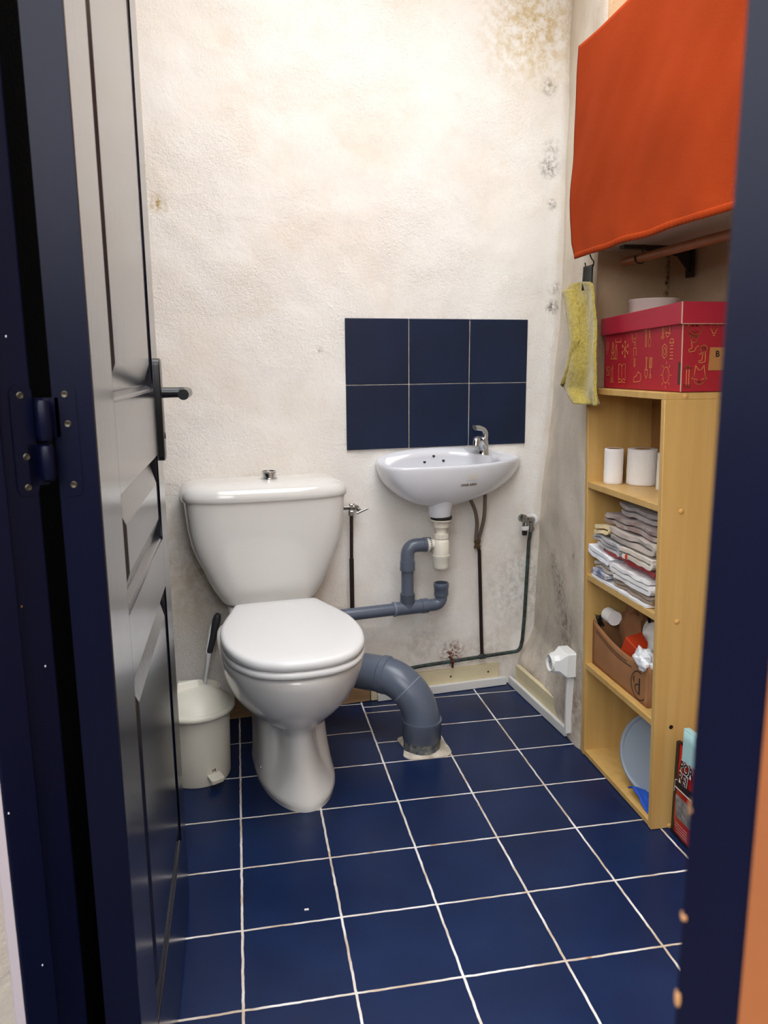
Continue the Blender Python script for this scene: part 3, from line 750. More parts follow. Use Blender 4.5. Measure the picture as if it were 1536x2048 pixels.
vb = MB(); vb.tube([W(1.020,.010,.584), W(1.000,.032,.588), W(.975,.045,.592)], .0105, 18); vb.tube([W(1.003,.028,.545), W(1.003,.028,.588)], .0095, 14); vb.tube([W(.975,.045,.592), W(.972,.047,.570)], .011, 16)
ring(vb, W(1.003,.028,.556), Vector((0,0,1)), .008, .0125, .006); obj('valve_body', vb, M['dull_chrome'], cv, sharp=35)
kb = MB(); kb.lathe([(.009,0),(.013,.003),(.0145,.008),(.0145,.020),(.012,.025),(.004,.027)], W(.972,.048,.594), 8, axis=WU*-1 + WV*.35 + Vector((0,0,.38))); obj('knob', kb, M['dull_chrome'], cv, sharp=30)
cn = MB(); cn.lathe([(.012,.018),(.014,.017),(.014,.006),(.012,.004),(.009,.003)], W(.970,.049,.553), 18); obj('hose_collar', cn, M['strip'], cv)
cn = MB(); cn.lathe([(.010,.022),(.010,.008),(.0085,.006),(.0085,-.006),(.0075,-.008),(.005,-.008)], W(.969,.049,.548), 18); obj('hose_connector', cn, M['black'], cv)

# ------------------------------------------------------------------ pedal bin and brush
BC = Vector((-.112,.248,0))
bin_ = thing('pedal_bin', BC, 'ivory plastic pedal bin beside the toilet, half behind the door', 'bin')
obj('bucket', MB().lathe([(.080,.003),(.084,.001),(.086,.006),(.0885,.10),(.091,.196),(.088,.198)], BC, 64), M['bin'], bin_, sharp=50)
obj('lid_rim', MB().lathe([(.090,.188),(.0965,.190),(.1035,.1935),(.106,.198),(.1055,.204),(.101,.209),(.096,.210)], BC, 64), M['bin'], bin_, sharp=60)
obj('lid', MB().lathe([(.098,.207),(.092,.213),(.083,.222),(.070,.231),(.055,.238),(.035,.243),(.015,.2455),(.001,.246)], BC, 64), M['bin'], bin_, sharp=60)
fp = MB(); 
def bpt(a, b, z): return BC + Vector((.78*a - .62*b*-1*0, 0, 0)) + Vector((a*.0, b, z))
tri = [(-.050,-.005,.236),(.012,.020,.240),(.030,.062,.226),(-.052,.050,.230)]
top = [(-.046,.012,.262),(.004,.034,.262),(.020,.058,.250),(-.048,.048,.256)]
fp.loft([[BC + Vector(p) for p in tri], [BC + Vector(p) for p in top]]); obj('lid_hinge', fp, M['bin'], bin_, bevel=.004)
pd = MB(); fwd = Vector((.50,-.866,0)); rt = Vector((.866,.50,0))
def pdp(a, b, z): return BC + fwd*(.086 + a) + rt*b + Vector((0,0,z))
def prect(a0, a1, hb, z, r=.006):
    out = []
    for ca, cb, s0 in ((a1-r, hb-r, 0), (a0+r, hb-r, 90), (a0+r, -hb+r, 180), (a1-r, -hb+r, 270)):
        for k in range(5):
            t = math.radians(s0 + 22.5*k); out.append(pdp(ca + r*math.cos(t), cb + r*math.sin(t), z - .25*(ca + r*math.cos(t))))
    return out
pd.loft([prect(-.006,.024,.018,.022), prect(-.006,.026,.019,.026), prect(-.006,.026,.019,.034), prect(-.004,.022,.014,.036), prect(.0,.019,.011,.0345)])
obj('pedal', pd, M['bin'], bin_, sharp=40)
obj('pedal_slot', MB().loft([prect(-.002,.001,.0045,.041), prect(-.002,.001,.0045,.049)]), M['black'], bin_)
br = thing('toilet_brush', W(-.10,.11,0), 'toilet brush with charcoal grip standing in a white holder behind the bin', 'brush')
BD = [Vector((-.048,.480,.383)), Vector((-.058,.479,.345)), Vector((-.068,.478,.305)), Vector((-.080,.477,.264)), Vector((-.085,.476,.235)), Vector((-.106,.474,.12))]
obj('holder', MB().lathe([(.043,.001),(.045,.004),(.050,.135),(.053,.150),(.055,.158),(.051,.160),(.047,.15),(.04,.02)], Vector((-.106,.474,0)), 40), M['bin'], br, sharp=50)
obj('brush_head', MB().lathe([(.012,.025),(.034,.03),(.036,.09),(.014,.10)], Vector((-.106,.474,0)), 24), M['seat'], br)
obj('stick', MB().tube([BD[2], BD[3], BD[4], BD[5], Vector((-.106,.474,.06))], [.0075,.0078,.0055,.0055,.0055], 16), M['seat'], br)
obj('grip', MB().tube(cr(BD[:4], 16), [.006,.0095,.0115,.0125,.0128,.0125,.012,.0115,.011,.0105,.0102,.010,.0098,.0096,.0094,.008], 18), M['brush_grip'], br, sharp=60)
gs = MB().tube([BD[0]+Vector((-.004,-.001,-.003)), BD[1]+Vector((-.011,0,0)), BD[2]+Vector((-.010,0,0)), BD[3]+Vector((-.006,0,0))], [.004,.005,.005,.006], 12); obj('grip_edge', gs, M['seat'], br)

# ------------------------------------------------------------------ bookcase (racked a little towards the room)
BXF = .973; SH = .029
def BK(x, y, z): return Vector((BXF + x - SH*z, y, z))     # x = depth behind the front edge
def bbox_(mb, x0, x1, y0, y1, z0, z1):
    vs = [mb.bm.verts.new(BK(x, y, z)) for x in (x0, x1) for y in (y0, y1) for z in (z0, z1)]
    for q in ((0,1,3,2),(4,6,7,5),(0,4,5,1),(2,3,7,6),(0,2,6,4),(1,5,7,3)): mb.face([vs[i] for i in q])
    return mb
DEP = .186; YN, YF = -.245, .147; TH = .0155
bk = thing('bookcase', (BXF + .09, -.05, 0), 'narrow beech laminate bookcase with four open compartments in the alcove', 'bookcase')
obj('side_panel', bbox_(MB(), 0, DEP, YN, YN+TH, .001, 1.030), M['beech'], bk, bevel=.0012)
obj('side_panel', bbox_(MB(), 0, DEP, YF-TH, YF, .001, 1.030), M['beech'], bk, bevel=.0012)
obj('top_panel', bbox_(MB(), 0, DEP, YN, YF, 1.030, 1.045), M['beech'], bk, bevel=.0012)
SHZ = [.016, .280, .540, .796]
for z in SHZ: obj('shelf', bbox_(MB(), .0015, DEP-.004, YN+TH, YF-TH, z-.016 if z > .02 else .002, z), M['beech'], bk, bevel=.001)
obj('back_panel', bbox_(MB(), DEP-.004, DEP, YN+TH, YF-TH, .004, 1.030), M['hardboard'], bk)
for z in (1.037, .782, .524, .006): 
    obj('screw_cap', MB().lathe([(.0062,-.0005),(.0062,.0012),(.0045,.0026),(.001,.003)], BK(.048, YN, z), 20, axis=(0,-1,0)), M['beech_cap'], bk)
obj('screw_hole', MB().lathe([(.0052,-.0005),(.0052,.0005),(.003,.0007)], BK(.043, YN, .264), 20, axis=(0,-1,0)), M['black'], bk, label='dark open screw hole without a cap')

# toilet rolls on the upper shelf
def roll(x, y, r, h, rc, label):
    c = BK(x, y, .7962)
    t = thing('toilet_roll', c, label, 'toilet roll', 'toilet rolls in the top compartment')
    prof = [(rc, .001), (r-.002, .0), (r, .002)]
    for k in range(1, 12): prof.append((r + .0006*nz(k*3.1, r*90), h*k/12))
    prof += [(r, h-.002), (r-.002, h), (rc, h-.001)]
    mb = MB(); seg = 44
    rings = [[c + Vector((q*(1 + .012*nz(math.cos(2*PI*i/seg)*2, math.sin(2*PI*i/seg)*2, z*20))*math.cos(2*PI*i/seg), q*math.sin(2*PI*i/seg), z)) for i in range(seg)] for q, z in prof]
    mb.loft(rings, (False, False)); 
    obj('paper', mb, M['paper'], t, sharp=60)
    obj('core_tube', MB().lathe([(rc+.0004, .0005), (rc+.0004, h-.0015), (rc-.0012, h-.0015), (rc-.0012, .0005), (rc+.0004,.0005)], c, 36), M['core'], t)
roll(.052, .090, .0245, .093, .019, 'thin, nearly used up white toilet roll, the left one on the upper shelf')
roll(.116, .058, .0385, .094, .021, 'thick white toilet roll beside the thin one on the upper shelf')
roll(.140, -.050, .0385, .094, .021, 'white toilet roll mostly hidden behind the bookcase side panel')

# folded cloths: each one a thick ribbon folded to and fro, pushed into the compartment
def cloth(z, y0, y1, layers, th, col, label, x0=.004, x1=.15, droop=0, wav=.006, seed=0, col2=None, name='folded_cloth', gap=.35, tilt=0, name_mat=None):
    path = []; step = th * (1 + gap)
    rr = random.Random(seed)
    for k in range(layers):
        a, b = (y1, y0) if k % 2 == 0 else (y0, y1)
        a += rr.uniform(-.012, .006); b += rr.uniform(-.006, .012)
        zz = z + th/2 + k*step
        n = 16
        for i in range(n+1):
            t = i/n; y = a + (b-a)*t
            path.append((y, zz + .35*step*0))
        if k < layers-1:
            sg = 1 if b > a else -1
            for i in range(1, 5):
                an = PI*i/5; path.append((b + sg*step*.55*math.sin(an), zz + step*(1-math.cos(an))/2))
    pts = [(y, q) for y, q in path]
    H = layers*step
    nx = 10; mb = MB()
    def P(i, off):
        k = min(len(pts)-1, max(0, i)); y, q = pts[k]
        a = pts[max(0, k-1)]; b = pts[min(len(pts)-1, k+1)]
        ty, tz = b[0]-a[0], b[1]-a[1]; L = math.hypot(ty, tz) or 1
        return y - tz/L*off, q + ty/L*off
    def co(i, off, j):
        y, q = P(i, off); f = j/nx
        x = x0 + (x1-x0)*f
        edge = max(0, 1 - f*3)
        w = wav*nz(y*16 + seed*3.7, x*9, seed) + wav*.5*nz(y*45, seed*2.1, q*30)
        fr = .010*nz(y*22, q*40 + seed, 3) * edge
        hang = -droop * max(0, (y - (y0+y1)/2)/(abs(y1-y0)/2))**2 * edge
        return BK(max(.0015, x + fr*.8 + .006*edge*0), min(.1295, y + .004*nz(q*60, x*20, seed)), q + w + hang + tilt*(y-(y0+y1)/2))
    N = len(pts)
    ringv = []
    for j in range(nx+1):
        r = [co(i, th*.45, j) for i in range(N)] + [co(i, -th*.45, j) for i in range(N-1, -1, -1)]
        ringv.append(r)
    V = [[mb.bm.verts.new(p) for p in r] for r in ringv]; n2 = len(ringv[0])
    for A_, B_ in zip(V, V[1:]):
        for i in range(n2): mb.face([A_[i], A_[(i+1) % n2], B_[(i+1) % n2], B_[i]])
    for r in (V[0], V[-1]):
        for i in range(N-1): mb.face([r[i], r[i+1], r[n2-2-i], r[n2-1-i]])
    m = mat(label[:30].replace(' ', '_'), col, .95, bump=.8, bscale=420, col2=col2, vscale=35, sheen=.3, spec=.1)
    o = obj(name, mb, m, sharp=50); tag(o, label, 'cloth', 'folded cloths in the bookcase'); return o
ZC = .541
cloth(ZC,       -.195, .112, 1, .0075, '#e9e7e8', 'white cloth at the very bottom of the folded pile, spilling over the shelf edge', wav=.003, seed=1, x0=.0015)
cloth(ZC+.010,  .020, .108, 2, .0068, '#d2cfd0', 'cloth with blue bands near the bottom left of the pile', wav=.004, seed=2, col2='#3f568c')
cloth(ZC+.010,  -.20, -.005, 2, .0072, '#a08872', 'crumpled taupe cloth near the bottom right of the pile', wav=.005, seed=3, x0=.008)
cloth(ZC+.029,  .000, .100, 2, .0085, '#d6d0cb', 'beige patterned towel above the blue banded cloth', wav=.005, seed=4, col2='#b7a793', x0=.010)
cloth(ZC+.031,  -.20, -.022, 3, .0095, '#e8e5e4', 'thick white towel rolled in several layers at the right of the pile', wav=.004, seed=5, x0=.0015)
cloth(ZC+.056,  .005, .123, 2, .0105, '#eceef3', 'bright white towel sticking out at the left edge of the pile', wav=.004, seed=6, tilt=.10, x0=.0015)
cloth(ZC+.078,  -.20, .070, 1, .011, '#a81d28', 'thin red cloth squeezed in the middle of the pile', x0=.014, wav=.005, seed=7)
cloth(ZC+.092,  -.050, .085, 3, .0078, '#b6b2b3', 'grey towel folded above the red cloth', wav=.006, seed=8, tilt=.05)
cloth(ZC+.094,  -.20, -.062, 2, .0115, '#ded4c6', 'cream towel with an orange fleck at the right of the grey towel', wav=.004, seed=9, col2='#d2c1ad', x0=.0015)
fk = bpy.data.objects['folded_cloth.008']
obj('orange_fleck', MB().lathe([(.0005,-.0035),(.0065,-.001),(.0065,.0008),(.0005,.0014)], BK(.002,-.088,ZC+.1015), 14, axis=(-1,0,.1)), M['orangebox'], fk, label='orange fleck')
cloth(ZC+.128,  .020, .098, 2, .0095, '#cbb27c', 'mustard beige crumpled cloth near the top left of the pile', wav=.008, seed=10, col2='#e0cc9c', tilt=-.12)
cloth(ZC+.126,  -.20, .012, 2, .0125, '#b3a59a', 'taupe towel near the top of the pile', wav=.006, seed=11, x0=.006)
cloth(ZC+.161,  -.20, .060, 2, .0105, '#aa9b92', 'grey brown cloth second from the top of the pile', x0=.018, wav=.006, seed=12, col2='#8b6a64')
cloth(ZC+.191,  -.19, .012, 2, .0115, '#a79c98', 'grey cloth on top of the pile in the shadow', x0=.036, wav=.007, seed=13, col2='#c3bab4')

# cardboard box with odds and ends in the third compartment
CBX = .022
cb = thing('cardboard_box', BK(.09, -.02, .281), 'open brown cardboard box with a dark round print in the bookcase', 'box')
y0, y1, zb, zt = -.172, .127, .2805, .408
def sag(y): t = (y - y0)/(y1 - y0); return zt - .024*math.sin(PI*min(1, max(0, t)))**1.0 * (1 if t < 1 else 1) - .018*(1-t)
mb = MB()
def cwall(i, j):
    y = y0 + (y1-y0)*i; z = zb + (sag(y)-zb)*j
    return BK(CBX + .006*math.sin(PI*i)*j - .004*math.sin(PI*j)*math.sin(PI*i), y, z)
mb.grid(cwall, 24, 10)
cbf = obj('front_wall', mb, M['card'], cb, solid=.004)
mb = MB(); mb.grid(lambda i, j: BK(CBX + .152*i, y1, zb + (.40-zb)*j), 6, 4); mb.grid(lambda i, j: BK(CBX + .152*i, y0, zb + (.392-zb)*j), 6, 4)
mb.grid(lambda i, j: BK(CBX + .152, y0 + (y1-y0)*i, zb + (.40-zb)*j), 6, 4); mb.grid(lambda i, j: BK(CBX + .152*i, y0 + (y1-y0)*j, zb+.002), 6, 4)
obj('box_shell', mb, M['card'], cb, solid=.004)
def onc(a, b): 
    i = (a - y0)/(y1-y0); z = b; p = cwall(i, (z - zb)/(sag(a)-zb)); return p + Vector((-.0028, 0, 0))
pr_ = MB()
cyp, czp = -.132, .322
arc_ = lambda r, a0, a1, sy=1.0: [(cyp - r*sy*math.cos(math.radians(a0 + (a1-a0)*k/24)), czp + r*math.sin(math.radians(a0 + (a1-a0)*k/24))) for k in range(25)]
pr_.ribbon(arc_(.036, 75, 320), .0028, onc)
pr_.ribbon([(cyp-.004, czp+.018), (cyp-.004, czp-.020)], .0065, onc)
pr_.ribbon([(cyp-.001 + .017*math.sin(t*PI)*1.0, czp - .009 - .012*math.cos(t*PI)*1.0) for t in [k/14 for k in range(15)]][::1], .003, onc)
pr_.ribbon([(cyp+.022 + .005*math.sin(t*PI), czp + .010 - .005*math.cos(t*PI)) for t in [k/8 for k in range(9)]], .002, onc)
pr_.ribbon([(cyp+.022, czp+.020), (cyp+.022, czp+.002)], .0022, onc)
for dz in (-.012, -.018): pr_.ribbon([(y, sag(y) + dz - .003) for y in [.105 - .014*k for k in range(15 if dz < -.015 else 13)]], .0022, onc)
obj('printed_mark', pr_, M['card_dark'], cb, label='dark round printed mark')
mb = MB(); mb.tube([BK(.050,.098,.432), BK(.050,.058,.432)], [.020,.020], 24)
o = obj('white_cylinder_roll', mb, M['paper'], sharp=50); o.name = 'film_roll'; tag(o, 'short white roll lying on its side at the left end of the cardboard box', 'roll')
mb = MB(); ctr = Vector((.085, .035, .40))
def blob(cx, cy, cz, rx, ry, rz, s, amp, nu=28, nv=16):
    def f(i, j):
        a = 2*PI*i; b = PI*(j-.5)
        d = Vector((math.cos(b)*math.cos(a), math.cos(b)*math.sin(a), math.sin(b)))
        k = 1 + amp*nz(d.x*2.3+s, d.y*2.3, d.z*2.3) + amp*.5*nz(d.x*6, d.y*6+s, d.z*6)
        return BK(cx + rx*d.x*k, cy + ry*d.y*k, cz + rz*d.z*k)
    return MB().grid(f, nu, nv)
tag(obj('paper_bag', blob(.095,.030,.40,.035,.045,.075,2,.25), M['brown_bag']), 'brown paper bag standing in the cardboard box behind the white roll', 'bag')
mb = MB(); mb.grid(lambda i, j: BK(.125 + .012*math.sin(i*5), .075 - .12*i, .32 + .19*j), 14, 8)
tag(obj('plastic_sheet', mb, M['grey_item'], solid=.004), 'dark grey plastic sheet standing upright at the back of the cardboard box', 'sheet')
mb = MB(); cbM = Matrix.Translation(BK(.070,-.055,.372)) @ Matrix.Rotation(math.radians(28), 4, 'X') @ Matrix.Rotation(math.radians(14), 4, 'Z')
mb.box((-.030,-.055,-.040), (.030,.045,.030), cbM)
tag(obj('carton', mb, M['orangebox'], bevel=.003), 'orange red carton leaning in the cardboard box', 'carton')
def film(x, y, z, w, h, s):
    def f(i, j):
        a = (i-.5)*w; b = j*h
        return BK(x + .020*nz(a*30+s, b*30) + .010*math.sin(i*9+s), y + a + .012*nz(b*30, a*20+s), z + b + .012*nz(a*40, s))
    return MB().grid(f, 24, 18)
tag(obj('plastic_bag', film(.072,-.115,.395,.095,.075,4), M['tissue'], solid=.001), 'thin greyish plastic bag spread out behind the orange carton', 'bag')
tag(obj('plastic_bag', blob(.030,-.140,.393,.022,.038,.028,7,.35), mat('white_film','#e6e7ea',.45,bump=.5,bscale=60)), 'crumpled white plastic bag bulging over the front edge of the cardboard box', 'bag')
mb = MB()
for k in range(14):
    mb.tube([BK(.030+.02*R.random(), .105+.016*R.random(), .392), BK(.024+.02*R.random(), .112+.012*R.random(), .414+.008*R.random()), BK(.02+.025*R.random(), .10+.02*R.random(), .418+.01*R.random())], .0012, 5)
tag(obj('wire_tangle', mb, M['black']), 'small dark tangle of wire at the left corner of the cardboard box', 'wire')

# bottom compartment
def trf(p, c, nrm): 
    q = Vector((0,0,1)).rotation_difference(Vector(nrm).normalized()); return Vector(c) + q @ Vector(p)
tubt = thing('plastic_tub', BK(.09,-.13,.018), 'round grey plastic tub standing on its edge in the lowest compartment', 'tub')
tc = BK(.075, -.136, .128)
mb = MB(); axis_ = Vector((-.85,-.47,.24)).normalized()
prof = [(.002,-.068),(.060,-.068),(.070,-.064),(.078,-.05),(.098,-.004),(.101,.000),(.108,.000),(.109,-.003),(.104,-.006),(.082,-.055),(.072,-.070),(.060,-.073),(.002,-.073)]
mb.lathe(prof, tc, 64, axis=axis_)
obj('tub_shell', mb, M['tub'], tubt, sharp=50)
mb = MB(); mb.lathe([(.0985,-.003),(.1005,.0022),(.104,.0035),(.107,.0022),(.109,.0002),(.109,-.010),(.1065,-.012)], tc, 64, axis=axis_); obj('tub_rim', mb, mat('grey_tub_rim','#8a929a',.4), tubt, sharp=60)
mb = MB(); mb.grid(lambda i, j: BK(.012 + .05*j + .004*nz(i*4, j*4), -.105 - .10*i, .0185 + .030*(1-j*.6)*math.sin(PI*min(1,.15+i)) * (1-.3*i) + .004*nz(i*6, j*6, 2)), 14, 10)
tag(obj('blue_cloth', mb, M['blue_cloth'], solid=.003), 'bright blue folded cloth under the front of the grey tub', 'cloth')
mb = MB()
mt = Matrix.Translation(BK(.135,-.10,.205)) @ Matrix.Rotation(math.radians(48), 4, 'X')
for k in range(3): mb.box((-.040,-.075,-.010+.010*k), (.040,.075,-.006+.010*k), mt)
mb.box((-.040,-.079,-.012), (.040,-.075,.020), mt); mb.box((-.040,.075,-.012), (.040,.079,.020), mt); mb.box((.036,-.079,-.012), (.040,.079,.020), mt)
tag(obj('slotted_tray', mb, M['tray'], bevel=.001), 'dark brown tray leaning in the upper back of the lowest compartment', 'tray')

# ------------------------------------------------------------------ red box with a lid, on the bookcase
rb = thing('storage_box', BK(.12,-.06,1.046), 'red cardboard storage box with gold line drawings, on top of the bookcase', 'box')
fx = .035; RBD = .155; ry0, ry1 = -.247, .118
mb = bbox_(MB(), fx, fx+RBD, ry0, ry1, 1.0462, 1.205); obj('box_body', mb, M['redbox'], rb, bevel=.0015)
mb = MB()
lid_o = [(fx-.007, ry0-.007), (fx-.007, ry1+.008), (fx+RBD+.004, ry1+.008), (fx+RBD+.004, ry0-.007)]
zl0 = [1.190, 1.178, 1.178, 1.190]; zl1 = [1.236, 1.221, 1.221, 1.236]
mb.loft([[BK(x, y, z) for (x, y), z in zip(lid_o, zl0)], [BK(x, y, z) for (x, y), z in zip(lid_o, zl1)]])
obj('box_lid', mb, mat('red_lid_card','#b01c36',.5,var=.08,vscale=12), rb, bevel=.0018)
mb = MB(); mb.tube([BK(fx-.0065, ry0-.0065, 1.190), BK(fx-.0065, ry0-.0065, 1.236)], .0016, 8); mb.tube([BK(fx+.0002, ry0+.0002, 1.047), BK(fx+.0005, ry0+.0005, 1.19)], .0013, 8); mb.tube([BK(fx-.006, ry0-.007, 1.190), BK(fx+.13, ry0-.007, 1.190)], .0009, 6)
obj('worn_edge', mb, M['cardedge'], rb, label='pale worn cardboard edge')
mb = MB(); F = lambda a, b: BK(fx-.0004, a, b)
mb.loft([[F(ry0+.003,1.062), F(ry0+.012,1.062), F(ry0+.012,1.110), F(ry0+.003,1.110)], [F(ry0+.003,1.062)+Vector((-.0004,0,0)), F(ry0+.012,1.062)+Vector((-.0004,0,0)), F(ry0+.012,1.110)+Vector((-.0004,0,0)), F(ry0+.003,1.110)+Vector((-.0004,0,0))]]); obj('hand_slot', mb, mat('torn_slot','#4a2a22',.9), rb)
WD = .0018
FF = lambda a, b: BK(fx-.0009, a, b)
FE = lambda a, b: BK(a, ry0-.0009, b)
def cir(c, r, n=20, a0=0, a1=360, ry=None): return [(c[0] + r*math.cos(math.radians(a0+(a1-a0)*k/n)), c[1] + (ry or r)*math.sin(math.radians(a0+(a1-a0)*k/n))) for k in range(n+1)]
def strokes(f, y, z, L, s=1.0, w=WD):
    # y grows away from the room's door on the front face, so mirror: a = y - dx
    pi = MB()
    for pl_ in L: pi.ribbon([(y + s*FLIP*p[0], z + s*p[1]) for p in pl_], w, f)
    obj('line_drawing', pi, M['gold'], rb)
FLIP = -1
tree_ = [[(-.010,-.022),(0,-.004),(.010,-.022),(-.010,-.022)], [(-.008,-.006),(0,.010),(.008,-.006),(-.008,-.006)], [(-.005,.008),(0,.022),(.005,.008)]]
strokes(FF, .068, 1.140, tree_, .95); strokes(FF, .050, 1.137, [[(-.005,-.018),(-.003,.0),(-.004,.012),(.002,.016),(.004,.0),(.006,-.018),(-.005,-.018)]])
snow = [[(.019*math.cos(a), .022*math.sin(a)), (-.019*math.cos(a), -.022*math.sin(a))] for a in (PI/2, PI/6, -PI/6)]
for k in range(6):
    a = PI/6 + k*PI/3; p = (.013*math.cos(a), .015*math.sin(a)); snow.append([(p[0]+.006*math.cos(a+.8), p[1]+.006*math.sin(a+.8)), p, (p[0]+.006*math.cos(a-.8), p[1]+.006*math.sin(a-.8))])
strokes(FF, .004, 1.142, snow, .95)
strokes(FF, -.045, 1.130, [cir((0,.023),.004,10), [(-.006,-.004),(-.006,.014),(.006,.014),(.006,-.004)], [(-.003,-.010),(-.003,-.030)], [(.002,-.010),(.002,-.030)]])
strokes(FF, -.100, 1.170, [[(-.006,-.024),(-.006,.018),(-.001,.018),(-.001,-.024),(-.006,-.024)], [(-.012,.012),(.004,.016)], [(.010,.018),(.010,-.002)], [(.014,.018),(.014,-.002)], cir((.012,-.014),.006,14,90,450,.011)])
strokes(FF, -.108, 1.098, [[(-.012,.024),(-.004,.024),(-.008,.016),(-.012,.024)], [(-.0095,.016),(-.0095,-.006)], [(-.0065,.016),(-.0065,-.006)], [(-.015,-.005),(-.001,-.005),(-.003,-.019),(-.008,-.026),(-.013,-.019),(-.015,-.005)],
   [(.006,.024),(.006,.0),(.018,.0),(.018,.024)], [(.010,.024),(.010,.0)], [(.014,.024),(.014,.0)], [(.012,.0),(.012,-.018)], [(.008,-.024),(.016,-.024),(.014,-.016),(.010,-.016),(.008,-.024)]], .95)
strokes(FF, -.178, 1.134, [[(0,.017),(.010,.010),(.010,-.009),(0,-.017),(-.010,-.009),(-.010,.010),(0,.017)], cir((0,0),.0055,14,ry=.008)], .95)
strokes(FF, -.207, 1.140, [[(-.009,.012),(-.005,.021),(.005,.021),(.009,.012),(-.009,.012)]] + [[(-.006,.006-.0075*k),(.006,.006-.0075*k)] for k in range(5)], .95)
sun = [cir((0,0),.0135,24,ry=.0185)] + [[(.018*math.cos(k*PI/4),.025*math.sin(k*PI/4)), (.023*math.cos(k*PI/4),.031*math.sin(k*PI/4))] for k in range(8)]
strokes(FF, -.187, 1.082, sun, .95)
strokes(FF, -.060, 1.073, [[(-.020,-.006),(-.018,.002),(-.004,.006),(.002,.016),(.016,.010),(.018,-.004),(.010,-.008),(-.018,-.010),(-.020,-.006)]], .95)
strokes(FF, .018, 1.084, [[(-.018,.022),(-.010,.024),(0,.018),(.010,.024),(.018,.022),(.018,-.018),(.008,-.014),(0,-.020),(-.008,-.014),(-.018,-.018),(-.018,.022)], [(0,.018),(0,-.010)], [(-.018,-.024),(0,-.022),(.018,-.024)]], .95)
strokes(FF, .093, 1.090, [[(-.008,-.012),(.008,-.012),(.008,.010),(-.008,.010),(-.008,-.012)], cir((0,.0),.0015,6), cir((-.004,.005),.0012,6), cir((.004,-.006),.0012,6)], .95)
strokes(FF, .070, 1.083, [[(-.005,-.014),(.004,-.014),(.004,.004),(.002,.020),(-.002,.012),(-.008,.008),(-.004,.004),(-.005,-.014)], [(-.009,-.018),(.008,-.018)], [(-.009,-.023),(.008,-.023)]], .95)
strokes(FF, .098, 1.150, [[(-.004,.012),(-.005,-.008),(.004,-.008),(.004,.012)], [(-.002,-.012),(-.002,-.020)]], .95)
strokes(FF, -.040, 1.172, [cir((0,0),.011,16,170,380,.016), cir((0,-.002),.006,12,190,350)], .95); strokes(FF, .040, 1.166, [[(-.014,.002),(-.014,-.006),(.014,-.006),(.014,.002)]])
strokes(FF, -.180, 1.176, [[(-.014,.010),(-.013,-.010),(-.018,-.012),(-.012,-.016),(-.006,-.012),(-.009,-.010),(-.008,.010)], cir((.010,.002),.009,16,140,400,.014), [(.0,-.002),(.022,-.004)]], .95)
FLIP = 1
strokes(FE, .063, 1.182, [cir((0,0),.017,24,160,380), cir((0,-.001),.009,12,200,340), cir((-.005,.004),.0012,6), cir((.005,.004),.0012,6)])
strokes(FE, .108, 1.182, [cir((0,.002),.009,16,-50,230), [(-.005,-.006),(-.003,-.012),(.003,-.012),(.005,-.006)], [(-.002,-.016),(.002,-.016)]])
strokes(FE, .062, 1.146, [cir((0,.012),.007,14), cir((-.007,.019),.003,8), cir((.007,.019),.003,8), [(-.006,.006),(-.004,-.006),(-.012,-.010),(-.010,-.015),(.002,-.013),(.006,-.004),(.012,-.002)]])
strokes(FE, .086, 1.126, [cir((0,.012),.0075,14), [(-.004,.005),(-.010,.0)], [(-.002,.004),(-.004,-.012),(-.012,-.014),(-.010,-.018),(.004,-.016),(.004,.003)], cir((-.003,.013),.001,6), cir((.003,.013),.001,6)])
strokes(FE, .050, 1.079, [[(-.003,-.016),(-.003,.014)], [(.003,-.016),(.003,.014)], cir((-.004,.018),.004,10,0,270), cir((.004,.018),.004,10,-90,180), cir((-.004,-.019),.004,10,90,360), cir((.004,-.019),.004,10,180,450)])
strokes(FE, .078, 1.079, [cir((0,-.002),.014,20,150,390,.015), [(-.012,.006),(-.010,.024),(-.003,.014),(.003,.014),(.010,.024),(.012,.006)], [(-.018,-.004),(-.006,-.006)], [(.006,-.006),(.018,-.004)], cir((0,-.008),.004,8,200,340)])
mb = MB(); E2 = lambda a, b: BK(a, ry0-.0016, b)
mb.loft([[BK(a, ry0-.0002, b) for a, b in ((.098,1.092),(.190,1.092),(.190,1.140),(.101,1.141))], [E2(a, b) for a, b in ((.098,1.092),(.190,1.092),(.190,1.140),(.101,1.141))]])
kl = obj('label_sticker', mb, M['kraft'], rb)
def text(name, s, size, f, m, parent, bold=.0):
    cu = bpy.data.curves.new(name, 'FONT'); cu.body = s; cu.size = size; cu.offset = bold
    t = bpy.data.objects.new(name, cu); COL.objects.link(t)
    bpy.context.view_layer.update()
    dg = bpy.context.evaluated_depsgraph_get()
    me0 = bpy.data.meshes.new_from_object(t.evaluated_get(dg)); bpy.data.objects.remove(t)
    mb = MB(); vs = [mb.bm.verts.new(f(v.co.x, v.co.y)) for v in me0.vertices]
    for p in me0.polygons: mb.face([vs[i] for i in p.vertices])
    bpy.data.meshes.remove(me0)
    return obj(name, mb, m, parent)
text('handwriting', 'B', .018, lambda a, b: BK(.113 + a, ry0-.0022, 1.121 + b), M['ink'], kl, .0004)

# white tin on the box
tc_ = BK(.118, .025, 1.2300); tc_.z = 1.2275
tin = MB().lathe([(.002,.0),(.056,.0),(.0585,.003),(.0585,.028),(.0602,.030),(.0602,.034),(.0585,.035),(.056,.032),(.054,.010),(.002,.008)], tc_, 56)
tag(obj('round_tin', tin, M['tin'], sharp=50), 'low round cream tin on the lid of the red box', 'tin')

